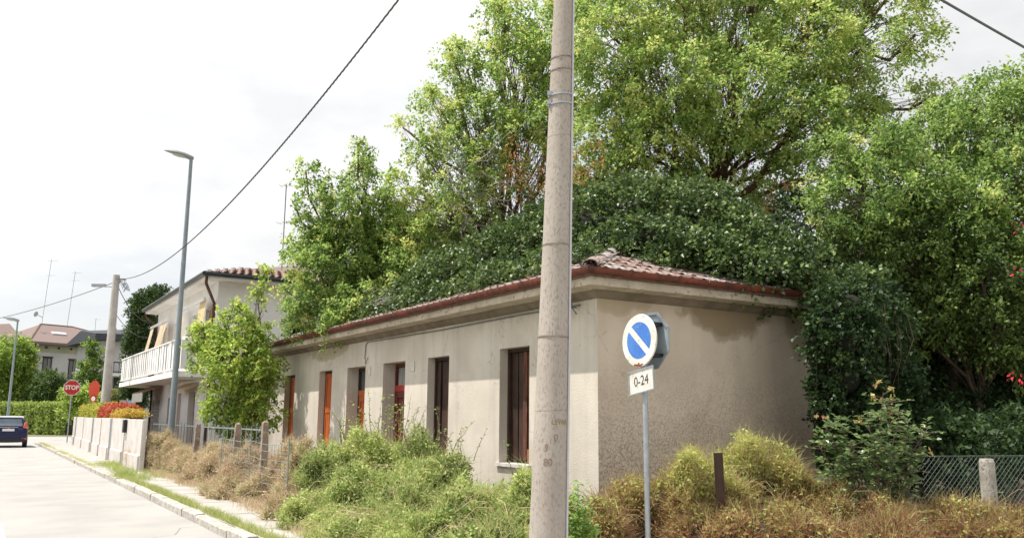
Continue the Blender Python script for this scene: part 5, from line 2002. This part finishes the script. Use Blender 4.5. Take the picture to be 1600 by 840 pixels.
# young bright tree in front of the balcony house
yt = [lobe(333, 530, 24, .45), lobe(388, 515, 24, .6), lobe(408, 455, 24, .22), lobe(318, 505, 24, .2), lobe(370, 560, 23.6, .85), lobe(320, 555, 24, .4), lobe(400, 590, 23.5, .65), lobe(350, 620, 23.6, .65), lobe(405, 640, 23.4, .55), lobe(370, 660, 23.5, .5, dens=.7), lobe(365, 478, 24, .2), lobe(345, 492, 24, .18), lobe(420, 575, 24, .36), lobe(413, 428, 24.2, .10)]
bb = at(378, 690, 24)
tree('young_tree', 'bright yellow-green young tree between the balcony house and the low house', 'tree', (bb.x, bb.y, .08), yt, 120, 40, .105, .06, L_YOUNG, (.62, .22), .28, BARK, trunk_r=.07)
# dark wall of foliage behind it, at the corner of the low house
dk = [lobe(400, 640, 27.5, 1.0), lobe(430, 600, 28.5, .8)]
tree('dark_shrub', 'dark shrub in shade behind the young tree at the downpipe corner', 'shrub', (dk[0][0].x, dk[0][0].y, .08), dk, 60, 50, .12, .07, L_DARK, (.4, .2), .4, BARK, trunk_r=.06)

# far trees
def far_tree(label, px_, pbase, d_, lobes, lm, tint, name='garden_tree', per=40, n=50, L=.2, spread=.7, bark=BARK, tr=.15, cat='tree'):
    b_ = at(px_, pbase, d_)
    tree(name, label, cat, (b_.x, b_.y, .0), lobes, per, n, L, L * .6, lm, tint, spread, bark, trunk_r=tr, twigs=False)


far_tree('round bright green tree at the left edge before the villa', 22, 655, 80, [lobe(20, 555, 80, 1.8), lobe(5, 590, 80, 1.9), lobe(35, 590, 80, 1.5), lobe(20, 620, 80, 2.0), lobe(-15, 560, 81, 1.8), lobe(38, 555, 80, .9)], L_YOUNG, (.42, .2))
far_tree('dark clipped round shrub between the tree and the STOP sign', 76, 660, 79, [lobe(78, 605, 79, 1.3, 1.3, 1.6), lobe(66, 622, 79, 1.1), lobe(92, 622, 79, 1.1), lobe(78, 630, 79, 1.6)], L_DARK, (.75, .2), 'round_shrub', per=60, cat='shrub')
far_tree('mid green conical tree beside the villa, left of the far pole', 140, 660, 74, [lobe(147, 545, 74, .5), lobe(143, 570, 74, .8), lobe(137, 598, 74, .9), lobe(150, 610, 74, .9), lobe(131, 622, 74, .6)], L_YOUNG, (.22, .15), per=60)
far_tree('small bright yellow-green shrub right behind the STOP sign', 122, 655, 66, [lobe(120, 620, 66, .75), lobe(132, 618, 66, .7), lobe(125, 640, 66, .9)], L_YOUNG, (.6, .15), 'garden_shrub', per=60, cat='shrub')
far_tree('dark tall cypress hedge tree beside the balcony house', 222, 655, 52, [lobe(218, 480, 52, .6), lobe(228, 470, 52, .65), lobe(222, 510, 52, .85), lobe(218, 550, 52, .9), lobe(226, 590, 52, .95), lobe(210, 600, 52, .7), lobe(206, 530, 52, .4), lobe(250, 460, 53, .6), lobe(205, 630, 52, .8)], L_DARK, (.5, .2), 'cypress_tree', per=110, L=.14, spread=.42)
far_tree('pink-flowered shrub low between the far pole and the dark cypress', 182, 650, 55, [lobe(182, 612, 55, .5), lobe(190, 625, 55, .55)], leafmat('pinkish_leaves', [(.12, .2, .04), (.3, .3, .1), (.45, .12, .12)], .3), (.4, .3), 'garden_shrub', per=90, L=.12, spread=.3, cat='shrub')


def hedge(name, label, pts, w, h, lm, tint, L, n, d_amp=.0, cat='hedge', h0=.0):
    """leafy box hedge along a polyline"""
    t_ = thing(name, label, cat, (0, 0, 0))
    V, Nn = [], []
    cb_ = MB()
    for (p_, q_) in zip(pts, pts[1:]):
        p_, q_ = Vector(p_), Vector(q_)
        d_ = (q_ - p_)
        len_ = d_.length
        d_.normalize()
        s_ = Vector((-d_.y, d_.x, 0))
        if s_.dot(camdir) < 0:
            s_ = -s_
        m_ = int(n * len_)
        u = rng.random(m_) * len_
        side = rng.random(m_) < h / (h + w)
        bump = .05 * np.sin(u * 2.3) + .04 * np.sin(u * 5.1 + 1)
        off = np.where(side, w / 2, (rng.random(m_) - .5) * w) + bump * side + rng.normal(0, .07, m_)
        z = h0 + np.where(side, rng.random(m_) * h, h + bump * .7) + rng.normal(0, .06, m_)
        V.append(np.array(p_)[None] + u[:, None] * np.array(d_) + off[:, None] * np.array(s_) + z[:, None] * np.array([0, 0, 1]))
        Nn.append(np.where(side[:, None], np.array(s_), np.array([0, 0, 1.0])))
        cb_.obox((p_ + q_) / 2 + Vector((0, 0, h0 + h / 2 - .08)), d_, s_, (0, 0, 1), len_ / 2, w / 2 - .12, h / 2 - .08)
    V, Nn = np.concatenate(V), np.concatenate(Nn)
    m_ = len(V)
    (v, f, tt) = leaf_arrays(V, unit(rng.normal(size=(m_, 3)) + Nn * .3), unit(Nn + rng.normal(size=(m_, 3)) * .6), L * (.7 + .6 * rng.random(m_)), L * .6, np.clip(rng.normal(tint[0], tint[1], m_), 0, 1))
    cb_.build('hedge_shade_core', HEARTH, t_)['kind'] = 'stuff'  # plain dark box, painted shade seen through the hedge leaves
    tri_object('leaves', v, f, lm, tt, t_)['kind'] = 'stuff'
    return t_


h0_, h1_ = at(-60, 678, 78), at(112, 678, 72)
hedge('hedge', 'long clipped green hedge across the junction beyond the STOP sign', [(h0_.x, h0_.y, 0), (h1_.x, h1_.y, 0)], 1.4, 2.5, L_HEDGE, (.55, .25), .2, 1100)
def wx_(y_):
    return wline(y_) + .75
hedge('golden_hedge', 'yellow-green and orange flowering hedge above the far end of the white wall', [(wx_(52), 52, 0), (wx_(40.6), 40.6, 0)], .8, 2.0, L_YEL, (.35, .3), .1, 1500)
hedge('red_hedge', 'red-leaved hedge above the white wall, right of the far pole', [(wx_(40.2), 40.2, 0), (wx_(35.4), 35.4, 0)], .8, 1.92, L_RED, (.55, .3), .09, 1700)
hedge('golden_hedge', 'short orange and yellow hedge stretch nearest the dry weeds', [(wx_(35.1), 35.1, 0), (wx_(32.6), 32.6, 0)], .8, 1.68, L_YEL, (.75, .25), .09, 1700)

# ------------------------------------------------------------------ rough growth along the fence
def lump(px_, ptop, d_, hwpx, ry_=None):
    rx = hwpx * d_ / FPX
    top_ = at(px_, ptop, d_)
    c_ = Vector((top_.x, top_.y, .1))
    return (c_, rx, ry_ or rx * .9, top_.z - .1)


green = [lump(500, 712, 14.2, 45), lump(540, 690, 13.8, 55), lump(590, 680, 13.4, 55), lump(650, 690, 13.0, 60), lump(700, 705, 12.2, 45), lump(570, 740, 12.2, 70), lump(500, 770, 12.0, 45), lump(650, 745, 11.5, 75), lump(735, 765, 10.8, 60),
         lump(780, 760, 10.2, 55), lump(830, 745, 9.8, 50), lump(600, 800, 10.6, 70), lump(700, 800, 10.0, 75), lump(790, 800, 9.4, 60), lump(520, 815, 11.0, 38), lump(640, 830, 9.9, 60), lump(860, 760, 9.6, 40), lump(750, 830, 8.9, 50)]
dryl = [lump(235, 690, 24.3, 26), lump(248, 678, 23.6, 18), lump(280, 708, 22.0, 26), lump(320, 712, 20, 34), lump(365, 722, 18.4, 36), lump(410, 726, 16.6, 38), lump(452, 722, 15.2, 30), lump(350, 750, 16.6, 40), lump(400, 752, 15.4, 42), lump(450, 752, 14.2, 40), lump(430, 775, 13.6, 30), lump(205, 712, 25.5, 12), lump(300, 735, 19.5, 28), lump(470, 790, 12.6, 30), lump(340, 700, 19.0, 24), lump(385, 705, 17.2, 28), lump(432, 704, 15.3, 28), lump(462, 700, 14.2, 26)]
rgt = [lump(935, 775, 9.6, 40), lump(985, 752, 10.4, 45), lump(1040, 735, 10.4, 50), lump(1090, 712, 10.1, 50), lump(1145, 700, 10.3, 60), lump(1200, 708, 10.5, 55), lump(1250, 738, 10.3, 50), lump(1300, 765, 10.0, 50), lump(1370, 785, 9.8, 60), lump(1440, 795, 9.7, 55),
       lump(1500, 790, 9.6, 50), lump(1570, 795, 9.6, 55), lump(1640, 790, 9.7, 55), lump(940, 815, 9.3, 35), lump(1100, 790, 9.5, 55), lump(1170, 785, 9.3, 75), lump(1280, 810, 9.1, 70), lump(1400, 830, 9.0, 70), lump(1540, 835, 9.0, 70)]


ABSZ = False


def mound_points(lumps, dens, jitter=.22, wob=.17):
    P_, N_, H_ = [], [], []
    for li, (c_, rx, ry, h) in enumerate(lumps):
        area = 2 * PI * rx * max(rx, h)
        m_ = int(dens * area)
        u = unit(rng.normal(size=(m_, 3)))
        u[:, 2] = np.abs(u[:, 2])
        q0 = np.array(c_) + u * np.array([rx, ry, h])
        rr = 1 + wob * (np.sin(q0[:, 0] * 5.1 + q0[:, 2] * 4) * np.sin(q0[:, 1] * 4.3 + 1) + .7 * np.sin(q0[:, 2] * 9 + q0[:, 0] * 11) * np.sin(q0[:, 1] * 13)) - jitter * rng.random(m_) ** 2 * 1.5 + np.abs(rng.normal(0, .035, m_))
        # steeper flanks than an ellipsoid
        sh = u.copy()
        sh[:, 2] = np.sign(u[:, 2]) * np.abs(u[:, 2]) ** .7
        p_ = np.array(c_) + sh * rr[:, None] * np.array([rx, ry, h])
        ins = np.zeros(m_, bool)
        for lj, (c2_, ax_, ay_, az_) in enumerate(lumps):
            if lj == li:
                continue
            q = (p_ - np.array(c2_)) / np.array([ax_, ay_, az_]) / .85
            ins |= (q ** 2).sum(1) < 1
        hole = np.sin(p_[:, 0] * 8.3 + p_[:, 2] * 5) * np.sin(p_[:, 1] * 7.1 + p_[:, 2] * 9 + 1) + .6 * np.sin(p_[:, 0] * 17 - p_[:, 2] * 19) * np.sin(p_[:, 1] * 15 + 2)
        ins |= (hole < -.33) & (rng.random(m_) < .88)
        P_.append(p_[~ins])
        N_.append(unit(u[~ins]))
        H_.append(((p_[:, 2] - .1) / h)[~ins] if not ABSZ else (p_[:, 2] / 1.25)[~ins])
    return np.concatenate(P_), np.concatenate(N_), np.concatenate(H_)


def infill(lumps, n_, f=.62):
    out = list(lumps)
    for _ in range(n_):
        a_, b__ = random.sample(lumps, 2)
        near = sorted(lumps, key=lambda l: (l[0] - a_[0]).length)[1:4]
        b__ = random.choice(near)
        t_ = random.uniform(.3, .7)
        c_ = a_[0].lerp(b__[0], t_) + Vector((random.gauss(0, .12), random.gauss(0, .12), 0))
        h_ = (a_[3] * (1 - t_) + b__[3] * t_) * random.uniform(.85, 1.04)
        r_ = min(a_[1], b__[1]) * random.uniform(f, f + .35)
        out.append((c_, r_, r_, h_))
    return out


def roughen(lumps, n_, zt):
    """small tussocks breaking the outline of the big mounds"""
    out = list(lumps)
    for _ in range(n_):
        c_, rx, ry, h_ = random.choice(lumps)
        a_, q_ = random.uniform(0, 2 * PI), math.sqrt(random.random()) * .95
        zz_ = h_ * math.sqrt(max(.02, 1 - q_ * q_))
        r_ = random.uniform(.10, .26)
        out.append((c_ + Vector((math.cos(a_) * rx * q_, math.sin(a_) * ry * q_, 0)), r_, r_, zz_ + random.uniform(-.02, zt)))
    return out


green, dryl, rgt = infill(green, 22), infill([(c_ + Vector((.16, 0, 0)), a_, b__, h_ * 1.08) for c_, a_, b__, h_ in dryl], 30, .9), infill(rgt, 26)
green, dryl, rgt = roughen(green, 60, .13), roughen(dryl, 60, .16), roughen(rgt, 70, .14)


def clear_of_sign(l):
    """the growth in front of the sign post is trodden down"""
    d_ = Vector((SX, SY, 0)).normalized()
    c_ = Vector((l[0].x, l[0].y, 0))
    along = c_.dot(d_)
    return not ((c_ - d_ * along).length < l[1] + .04 and along < Vector((SX, SY, 0)).length + l[1])


rgt = [l for l in rgt if clear_of_sign(l)]


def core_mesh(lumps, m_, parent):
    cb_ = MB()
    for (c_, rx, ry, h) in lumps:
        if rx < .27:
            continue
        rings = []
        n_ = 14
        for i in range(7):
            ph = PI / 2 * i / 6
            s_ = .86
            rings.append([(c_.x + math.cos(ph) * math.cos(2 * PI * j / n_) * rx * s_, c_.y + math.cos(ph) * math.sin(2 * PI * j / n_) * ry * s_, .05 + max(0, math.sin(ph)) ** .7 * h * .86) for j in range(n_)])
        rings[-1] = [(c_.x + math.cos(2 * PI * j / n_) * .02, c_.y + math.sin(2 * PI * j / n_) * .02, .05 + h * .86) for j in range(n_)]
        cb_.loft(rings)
    o = cb_.build('shade_core', m_, parent)  # dark solid mounds under the leaves, so the gaps look shaded
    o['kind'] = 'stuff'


# soft noise for pigment patches
def patchn(P_, s):
    return .5 + .25 * np.sin(P_[:, 0] * s * 1.3 + P_[:, 2] * s) + .25 * np.sin(P_[:, 1] * s * 1.1 - P_[:, 2] * s * 1.7 + 2)


def thicket(name, label, lumps, nleaf, leaf, lm, lt, nblade, blade, bm, bt, core, cat):
    t_ = thing(name, label, cat, (0, 0, 0))
    core_mesh(lumps, core, t_)
    P_, N_, H_ = mound_points(lumps, nleaf)
    m_ = len(P_)
    P_ = P_ + rng.normal(0, .022, P_.shape)
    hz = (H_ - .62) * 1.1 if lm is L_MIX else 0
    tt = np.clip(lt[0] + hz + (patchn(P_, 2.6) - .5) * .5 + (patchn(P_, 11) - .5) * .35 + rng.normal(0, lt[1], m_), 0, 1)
    ax = unit(rng.normal(size=(m_, 3)) + N_ * .4 + np.array([0, 0, -.15]))
    v, f, q = leaf_arrays(P_, ax, unit(N_ * .7 + rng.normal(size=(m_, 3)) * .6 + np.array([0, 0, .4])), leaf[0] * (.6 + .8 * rng.random(m_)), leaf[1] * (.6 + .8 * rng.random(m_)), tt)
    o = tri_object('leaves', v, f, lm, q, t_)
    o['kind'] = 'stuff'
    P_, N_, H_ = mound_points(lumps, nblade, .25)
    m_ = len(P_)
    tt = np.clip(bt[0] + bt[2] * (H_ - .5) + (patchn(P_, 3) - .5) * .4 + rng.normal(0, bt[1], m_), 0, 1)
    dr = unit(N_ * .5 + rng.normal(size=(m_, 3)) * .6 + np.array([0, 0, .5]))
    v, f, q = blade_arrays(P_ - dr * .08, dr, blade[0] * (.4 + rng.random(m_)), blade[1], tt)
    o = tri_object('stalks', v, f, bm, q, t_)
    o['kind'] = 'stuff'
    return t_


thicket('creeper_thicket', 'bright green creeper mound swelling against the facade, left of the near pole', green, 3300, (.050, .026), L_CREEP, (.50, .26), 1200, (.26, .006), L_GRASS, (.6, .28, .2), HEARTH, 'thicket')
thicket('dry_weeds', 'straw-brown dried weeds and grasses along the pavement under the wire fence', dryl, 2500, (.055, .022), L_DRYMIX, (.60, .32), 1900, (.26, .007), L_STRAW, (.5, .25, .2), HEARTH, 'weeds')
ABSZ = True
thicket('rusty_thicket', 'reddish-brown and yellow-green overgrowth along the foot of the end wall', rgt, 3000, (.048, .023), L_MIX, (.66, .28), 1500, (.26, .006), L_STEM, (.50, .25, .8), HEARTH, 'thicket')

# taller stalks and sprigs standing out of the mounds
def sprig(b_, V_, base_, h, leanv, nl, L, W, tint):
    base_ = Vector(base_)
    pts = [base_]
    for i in range(1, 6):
        t_ = i / 5
        pts.append(base_ + Vector((leanv[0] * t_ ** 1.5, leanv[1] * t_ ** 1.5, h * t_)) + Vector((random.gauss(0, .012), random.gauss(0, .012), 0)))
    b_.tube(pts, [.007, .006, .005, .004, .003, .002], 4, cap=False)
    for k in range(nl):
        t_ = .25 + .75 * random.random()
        i = min(4, int(t_ * 5))
        p_ = pts[i].lerp(pts[i + 1], t_ * 5 - i)
        a = random.uniform(0, 2 * PI)
        V_.append((tuple(p_), (math.cos(a), math.sin(a), random.uniform(-.2, .5)), L * random.uniform(.6, 1.2), W, tint + random.gauss(0, .15)))


def sprigs(name, label, cat, spots, lm, stem, L, W, nl):
    t_ = thing(name, label, cat, (0, 0, 0))
    b_, V_ = MB(), []
    for (p_, h, lean_, tint) in spots:
        sprig(b_, V_, p_, h, lean_, nl, L, W, tint)
    b_.build('stalks', stem, t_)['kind'] = 'stuff'
    P_ = np.array([v[0] for v in V_])
    ax = np.array([v[1] for v in V_])
    v, f, q = leaf_arrays(P_, ax, unit(rng.normal(size=P_.shape) * .5 + np.array([0, 0, 1])), np.array([v[2] for v in V_]), np.full(len(V_), W), np.clip(np.array([v[4] for v in V_]), 0, 1))
    tri_object('leaves', v, f, lm, q, t_)['kind'] = 'stuff'


spots = []
for (px_, py0, py1, d_, n_) in ((610, 690, 620, 13.2, 16), (560, 690, 640, 13.6, 10), (660, 700, 645, 12.8, 10), (700, 710, 665, 12.2, 6), (520, 700, 665, 13.8, 6), (830, 745, 690, 10.2, 2), (480, 720, 680, 14.2, 5)):
    for _ in range(n_):
        p_ = at(px_ + random.gauss(0, 22), py0 + random.uniform(-5, 10), d_ + random.uniform(-.3, .3))
        h = (py0 - py1) * d_ / FPX * random.uniform(.4, 1.1) + .1
        spots.append((p_, h, (random.gauss(0, .12), random.gauss(0, .12)), .35))
sprigs('bramble_sprigs', 'thin dark bramble shoots standing above the green mound before the doors', 'bramble', spots, L_CREEP, DRYTWIG, .05, .03, 14)
spots = []
for _ in range(60):
    l = random.choice(rgt)
    a = random.uniform(0, 2 * PI)
    spots.append((l[0] + Vector((math.cos(a) * l[1] * .5, math.sin(a) * l[2] * .5, l[3] * .75)), random.uniform(.15, .45), (random.gauss(0, .1), random.gauss(0, .1)), .5))
sprigs('weed_stalks', 'fine upright weed stalks poking above the rusty overgrowth on the right', 'weeds', spots, L_CREEP, DRYTWIG, .04, .018, 12)
spots = []
for _ in range(55):
    l = random.choice(dryl)
    a = random.uniform(0, 2 * PI)
    spots.append((l[0] + Vector((math.cos(a) * l[1] * .5, math.sin(a) * l[2] * .5, l[3] * .75)), random.uniform(.15, .4), (random.gauss(0, .12), random.gauss(0, .1)), .6))
sprigs('weed_stalks', 'pale weed stalks poking above the dried growth under the wire fence', 'weeds', spots, L_STRAW, DRYTWIG, .05, .016, 14)

# grass along the kerb and the pavement edge
GV = []
def grass_strip(n, f_pos, hgt, wid, lm, label, name, cat, tint=(.5, .2)):
    P_ = np.array([f_pos() for _ in range(n)])
    dr = unit(rng.normal(size=P_.shape) * [.45, .45, .1] + np.array([0, 0, 1]))
    v, f, q = blade_arrays(P_, dr, hgt * (.35 + .9 * rng.random(n)), wid, np.clip(rng.normal(tint[0], tint[1], n), 0, 1), .35)
    return tag(tri_object(name, v, f, lm, q), label, cat, kind='stuff')


clumps = [(random.uniform(9.5, 24), random.random()) for _ in range(75)]
def kerb_grass():
    c = random.choice(clumps)
    y_ = c[0] + random.gauss(0, .22)
    return (3.18 + abs(random.gauss(0, .05)) + .10 * c[1] * random.random(), y_, .115)


grass_strip(13000, kerb_grass, .12, .005, L_GRASS, 'green grass tufts growing between the kerb stones and the pavement', 'kerb_grass', 'grass', (.62, .25))
clumps2 = [(random.uniform(22, 30), random.uniform(3.2, 4.4), random.random()) for _ in range(26)] + [(23.6, 3.25, 1)] * 4
def cross_grass():
    c = random.choice(clumps2)
    return (c[1] + random.gauss(0, .12), c[0] + random.gauss(0, .35), .115)


grass_strip(4500, cross_grass, .16, .007, L_GRASS, 'tall green weeds spreading across the pavement near the street lamp foot', 'pavement_weeds', 'grass')
clumps3 = [(random.uniform(29, 54), random.random()) for _ in range(40)]
def far_grass():
    c = random.choice(clumps3)
    return (3.1 + random.gauss(0, .04) + .15 * c[1] * random.random(), c[0] + random.gauss(0, .4), .1)


grass_strip(3000, far_grass, .10, .008, L_GRASS, 'dry grass line along the far stretch of kerb towards the STOP sign', 'far_kerb_grass', 'grass', (.8, .15))
def straw_edge():
    y_ = random.uniform(10, 27)
    return (4.18 + random.gauss(0, .14) + .08 * math.sin(y_ * 2.1) + (.1 if y_ > 17 else 0) - (.25 if y_ < 12.5 else 0), y_, .115)


grass_strip(12000, straw_edge, .16, .006, L_STRAW, 'dry straw spilling over the inner edge of the pavement', 'straw_edge', 'dry grass', (.6, .2))

V_ = []
for _ in range(2600):
    l = random.choice(rgt)
    a = random.uniform(0, 2 * PI)
    q = math.sqrt(random.random())
    V_.append((l[0].x + math.cos(a) * l[1] * q, l[0].y + math.sin(a) * l[2] * q, .1 + l[3] * math.sqrt(max(0, 1 - q * q)) * .72))
P_ = np.array(V_)
dr = unit(rng.normal(size=P_.shape) * [.2, .2, .05] + np.array([0, 0, 1]))
v, f, q = blade_arrays(P_, dr, .42 * (.3 + .8 * rng.random(len(P_))), .0065, np.clip(rng.normal(.55, .3, len(P_)), 0, 1), .22)
tag(tri_object('dry_stalks', v, f, L_STEM, q), 'thin upright dry stalks standing through the overgrowth below the end wall', 'stalks', kind='stuff')

for lumps_, n_, mm, lab in ((green, 170, L_STRAW, 'pale arching dead stems tangled over the green creeper mound'), (rgt, 200, L_STEM, 'brown arching stems tangled over the overgrowth at the foot of the end wall'), (dryl, 120, L_STRAW, 'long straw stems bent over the dried weeds beside the pavement')):
    b = MB()
    for _ in range(n_):
        l = random.choice(lumps_)
        a, q = random.uniform(0, 2 * PI), math.sqrt(random.random()) * .9
        p_ = l[0] + Vector((math.cos(a) * l[1] * q, math.sin(a) * l[2] * q, l[3] * math.sqrt(1 - q * q) * .9))
        d_ = Vector((random.gauss(0, 1), random.gauss(0, 1), 0)).normalized()
        L_ = random.uniform(.25, .7)
        r_ = random.uniform(.0025, .0055)
        b.tube([p_, p_ + d_ * L_ * .3 + Vector((0, 0, L_ * .35)), p_ + d_ * L_ * .65 + Vector((0, 0, L_ * .38)), p_ + d_ * L_ + Vector((0, 0, L_ * .15))], [r_, r_ * .9, r_ * .7, r_ * .4], 4, cap=False)
    o = b.build('arching_stems', mm)
    at_ = o.data.attributes.new('tint', 'FLOAT', 'POINT')
    at_.data.foreach_set('value', np.repeat(np.clip(rng.normal(.55, .25, n_), 0, 1), 16).astype(np.float32))
    tag(o, lab, 'stems', kind='stuff')

# sapling right of the pole foot
p = at(903, 850, 8.6)
t = thing('sapling', 'fresh bright green sapling at the foot of the near pole', 'sapling', (p.x, p.y, .1))
b = MB()
V_ = []
for (px_, py_) in ((903, 755), (895, 800), (915, 790), (925, 815), (885, 815), (905, 830)):
    top_ = at(px_, py_, 8.6)
    pts = [Vector((0, 0, 0)), (Vector((top_.x, top_.y, top_.z)) - Vector((p.x, p.y, .1))) * .5 + Vector((0, 0, .05)), Vector((top_.x, top_.y, top_.z)) - Vector((p.x, p.y, .1))]
    b.tube(pts, [.009, .006, .003], 5, cap=False)
    for k in range(70):
        s_ = .3 + .7 * random.random()
        q_ = pts[1].lerp(pts[2], (s_ - .3) / .7)
        a = random.uniform(0, 2 * PI)
        V_.append((tuple(q_ + Vector((random.gauss(0, .05), random.gauss(0, .05), random.gauss(0, .04)))), (math.cos(a), math.sin(a), .35)))
b.build('stem', mat('green_stem', (.14, .22, .06)), t)
P_ = np.array([v[0] for v in V_])
v, f, q = leaf_arrays(P_, np.array([v[1] for v in V_]), unit(rng.normal(size=P_.shape) * .4 + np.array([0, 0, 1])), .075 * (.7 + .5 * rng.random(len(P_))), .034, np.clip(rng.normal(.6, .2, len(P_)), 0, 1))
tri_object('leaves', v, f, leafmat('fresh_leaves', [(.09, .18, .04), (.18, .31, .07), (.30, .43, .13)], .4), q, t)['kind'] = 'stuff'

# glossy shrub on the right: nearest large leaves are single parts
p = at(1375, 850, 10.2)
shb = thing('glossy_shrub', 'glossy dark green rose-like shrub with a few orange young shoots before the shade', 'shrub', (p.x, p.y, .1))
po = Vector((p.x, p.y, .1))
stems = [(1380, 612), (1355, 640), (1410, 640), (1330, 690), (1290, 668), (1440, 690), (1365, 680), (1400, 700), (1300, 720), (1345, 740), (1430, 740), (1395, 620), (1275, 690), (1450, 668), (1385, 740), (1310, 650), (1420, 665), (1340, 715), (1370, 715), (1410, 760), (1290, 745)]
b = MB()
LV = []
for (px_, py_) in stems:
    top_ = at(px_, py_, 10.2 + random.uniform(-.35, .35)) - po
    mid2 = top_ * .5 + Vector((random.gauss(0, .05), random.gauss(0, .05), .1))
    pts = [Vector((random.gauss(0, .04), random.gauss(0, .04), 0)), mid2 * .5, mid2, (mid2 + top_) / 2 + Vector((0, 0, .03)), top_]
    b.tube(pts, [.014, .011, .008, .006, .004], 5, cap=False)
    for j in range(25):
        i = random.choice((1, 2, 2, 3, 3, 3))
        q0 = pts[i].lerp(pts[i + 1], random.random())
        d_ = Vector((random.gauss(0, 1), random.gauss(0, 1), random.gauss(.2, .5))).normalized()
        q1 = q0 + d_ * random.uniform(.1, .26)
        b.tube([q0, q1], [.004, .002], 3, cap=False)
        for k in range(7):
            s_ = .3 + .12 * k
            sd3 = d_.cross(Vector((0, 0, 1))).normalized() * (1 if k % 2 else -1)
            LV.append((q0.lerp(q1, min(1, s_)), (sd3 + d_ * .5 + Vector((0, 0, random.uniform(-.3, .3)))).normalized(), top_.z))
b.build('stems', BARK, shb)['kind'] = 'stuff'
random.shuffle(LV)
single, many = LV[:290], LV[290:2400]
lmesh = []
for tv in (.15, .4, .65, .95):
    vv, ff, qq_ = leaf_arrays(np.zeros((1, 3)), np.array([[1.0, 0, 0]]), np.array([[0, 0, 1.0]]), .085, .055, np.array([tv]))
    o = tri_object('leaf', vv, ff, L_ROSE, qq_, shb)
    lmesh.append(o.data)
    bpy.data.objects.remove(o)
for (p_, d_, z) in single:
    hi = p_.z > 1.55
    o = bpy.data.objects.new('leaf', lmesh[random.choice((0, 1, 1, 2, 3) if hi and random.random() < .5 else (0, 1, 1, 2))])
    C.objects.link(o)
    o.parent = shb
    o.location = p_
    o.rotation_euler = (d_.to_track_quat('X', 'Z').to_matrix().to_4x4() @ Matrix.Rotation(random.gauss(0, .4), 4, 'X')).to_euler()
    s_ = random.uniform(.8, 1.5)
    o.scale = (s_, s_, s_)
P_ = np.array([tuple(v[0]) for v in many])
m_ = len(P_)
v, f, q = leaf_arrays(P_, np.array([tuple(v[1]) for v in many]), unit(rng.normal(size=P_.shape) * .45 + np.array([0, 0, 1])), .07 * (.7 + .6 * rng.random(m_)), .045, np.clip(rng.normal(.4, .2, m_), 0, 1))
tri_object('foliage', v, f, L_ROSE, q, shb)['kind'] = 'stuff'
sp_ = [at(x, y_, 10.0) for x, y_ in ((1383, 606), (1392, 625), (1365, 620), (1372, 604), (1402, 640), (1280, 650), (1345, 660), (1450, 712))]
tips = np.array([np.array(s) for s in sp_])
(v, f, tt), _, _ = sprays(tips, np.tile([0, 0, 1.0], (len(tips), 1)), 9, .09, .06, .04, .4, .3)
tri_object('young_shoots', v - np.array(po), f, leafmat('orange_shoots', [(.28, .12, .07), (.42, .30, .12), (.36, .40, .12)], .3), tt, shb)['kind'] = 'stuff'

# repeats share a group; every label stays its own
for o in bpy.data.objects:
    n_ = o.name.split('.')[0]
    g_ = {'tv_aerial': 'television aerials on the roofs', 'overhead_cable': 'overhead cables', 'fence_post': 'posts of the old fence', 'street_lamp': 'street lamps',
          'utility_pole': 'concrete utility poles', 'box_elder_tree': 'box elder trees behind the house', 'weed_stalks': 'weed stalks'}.get(n_)
    if g_ and 'category' in o:
        o['group'] = g_
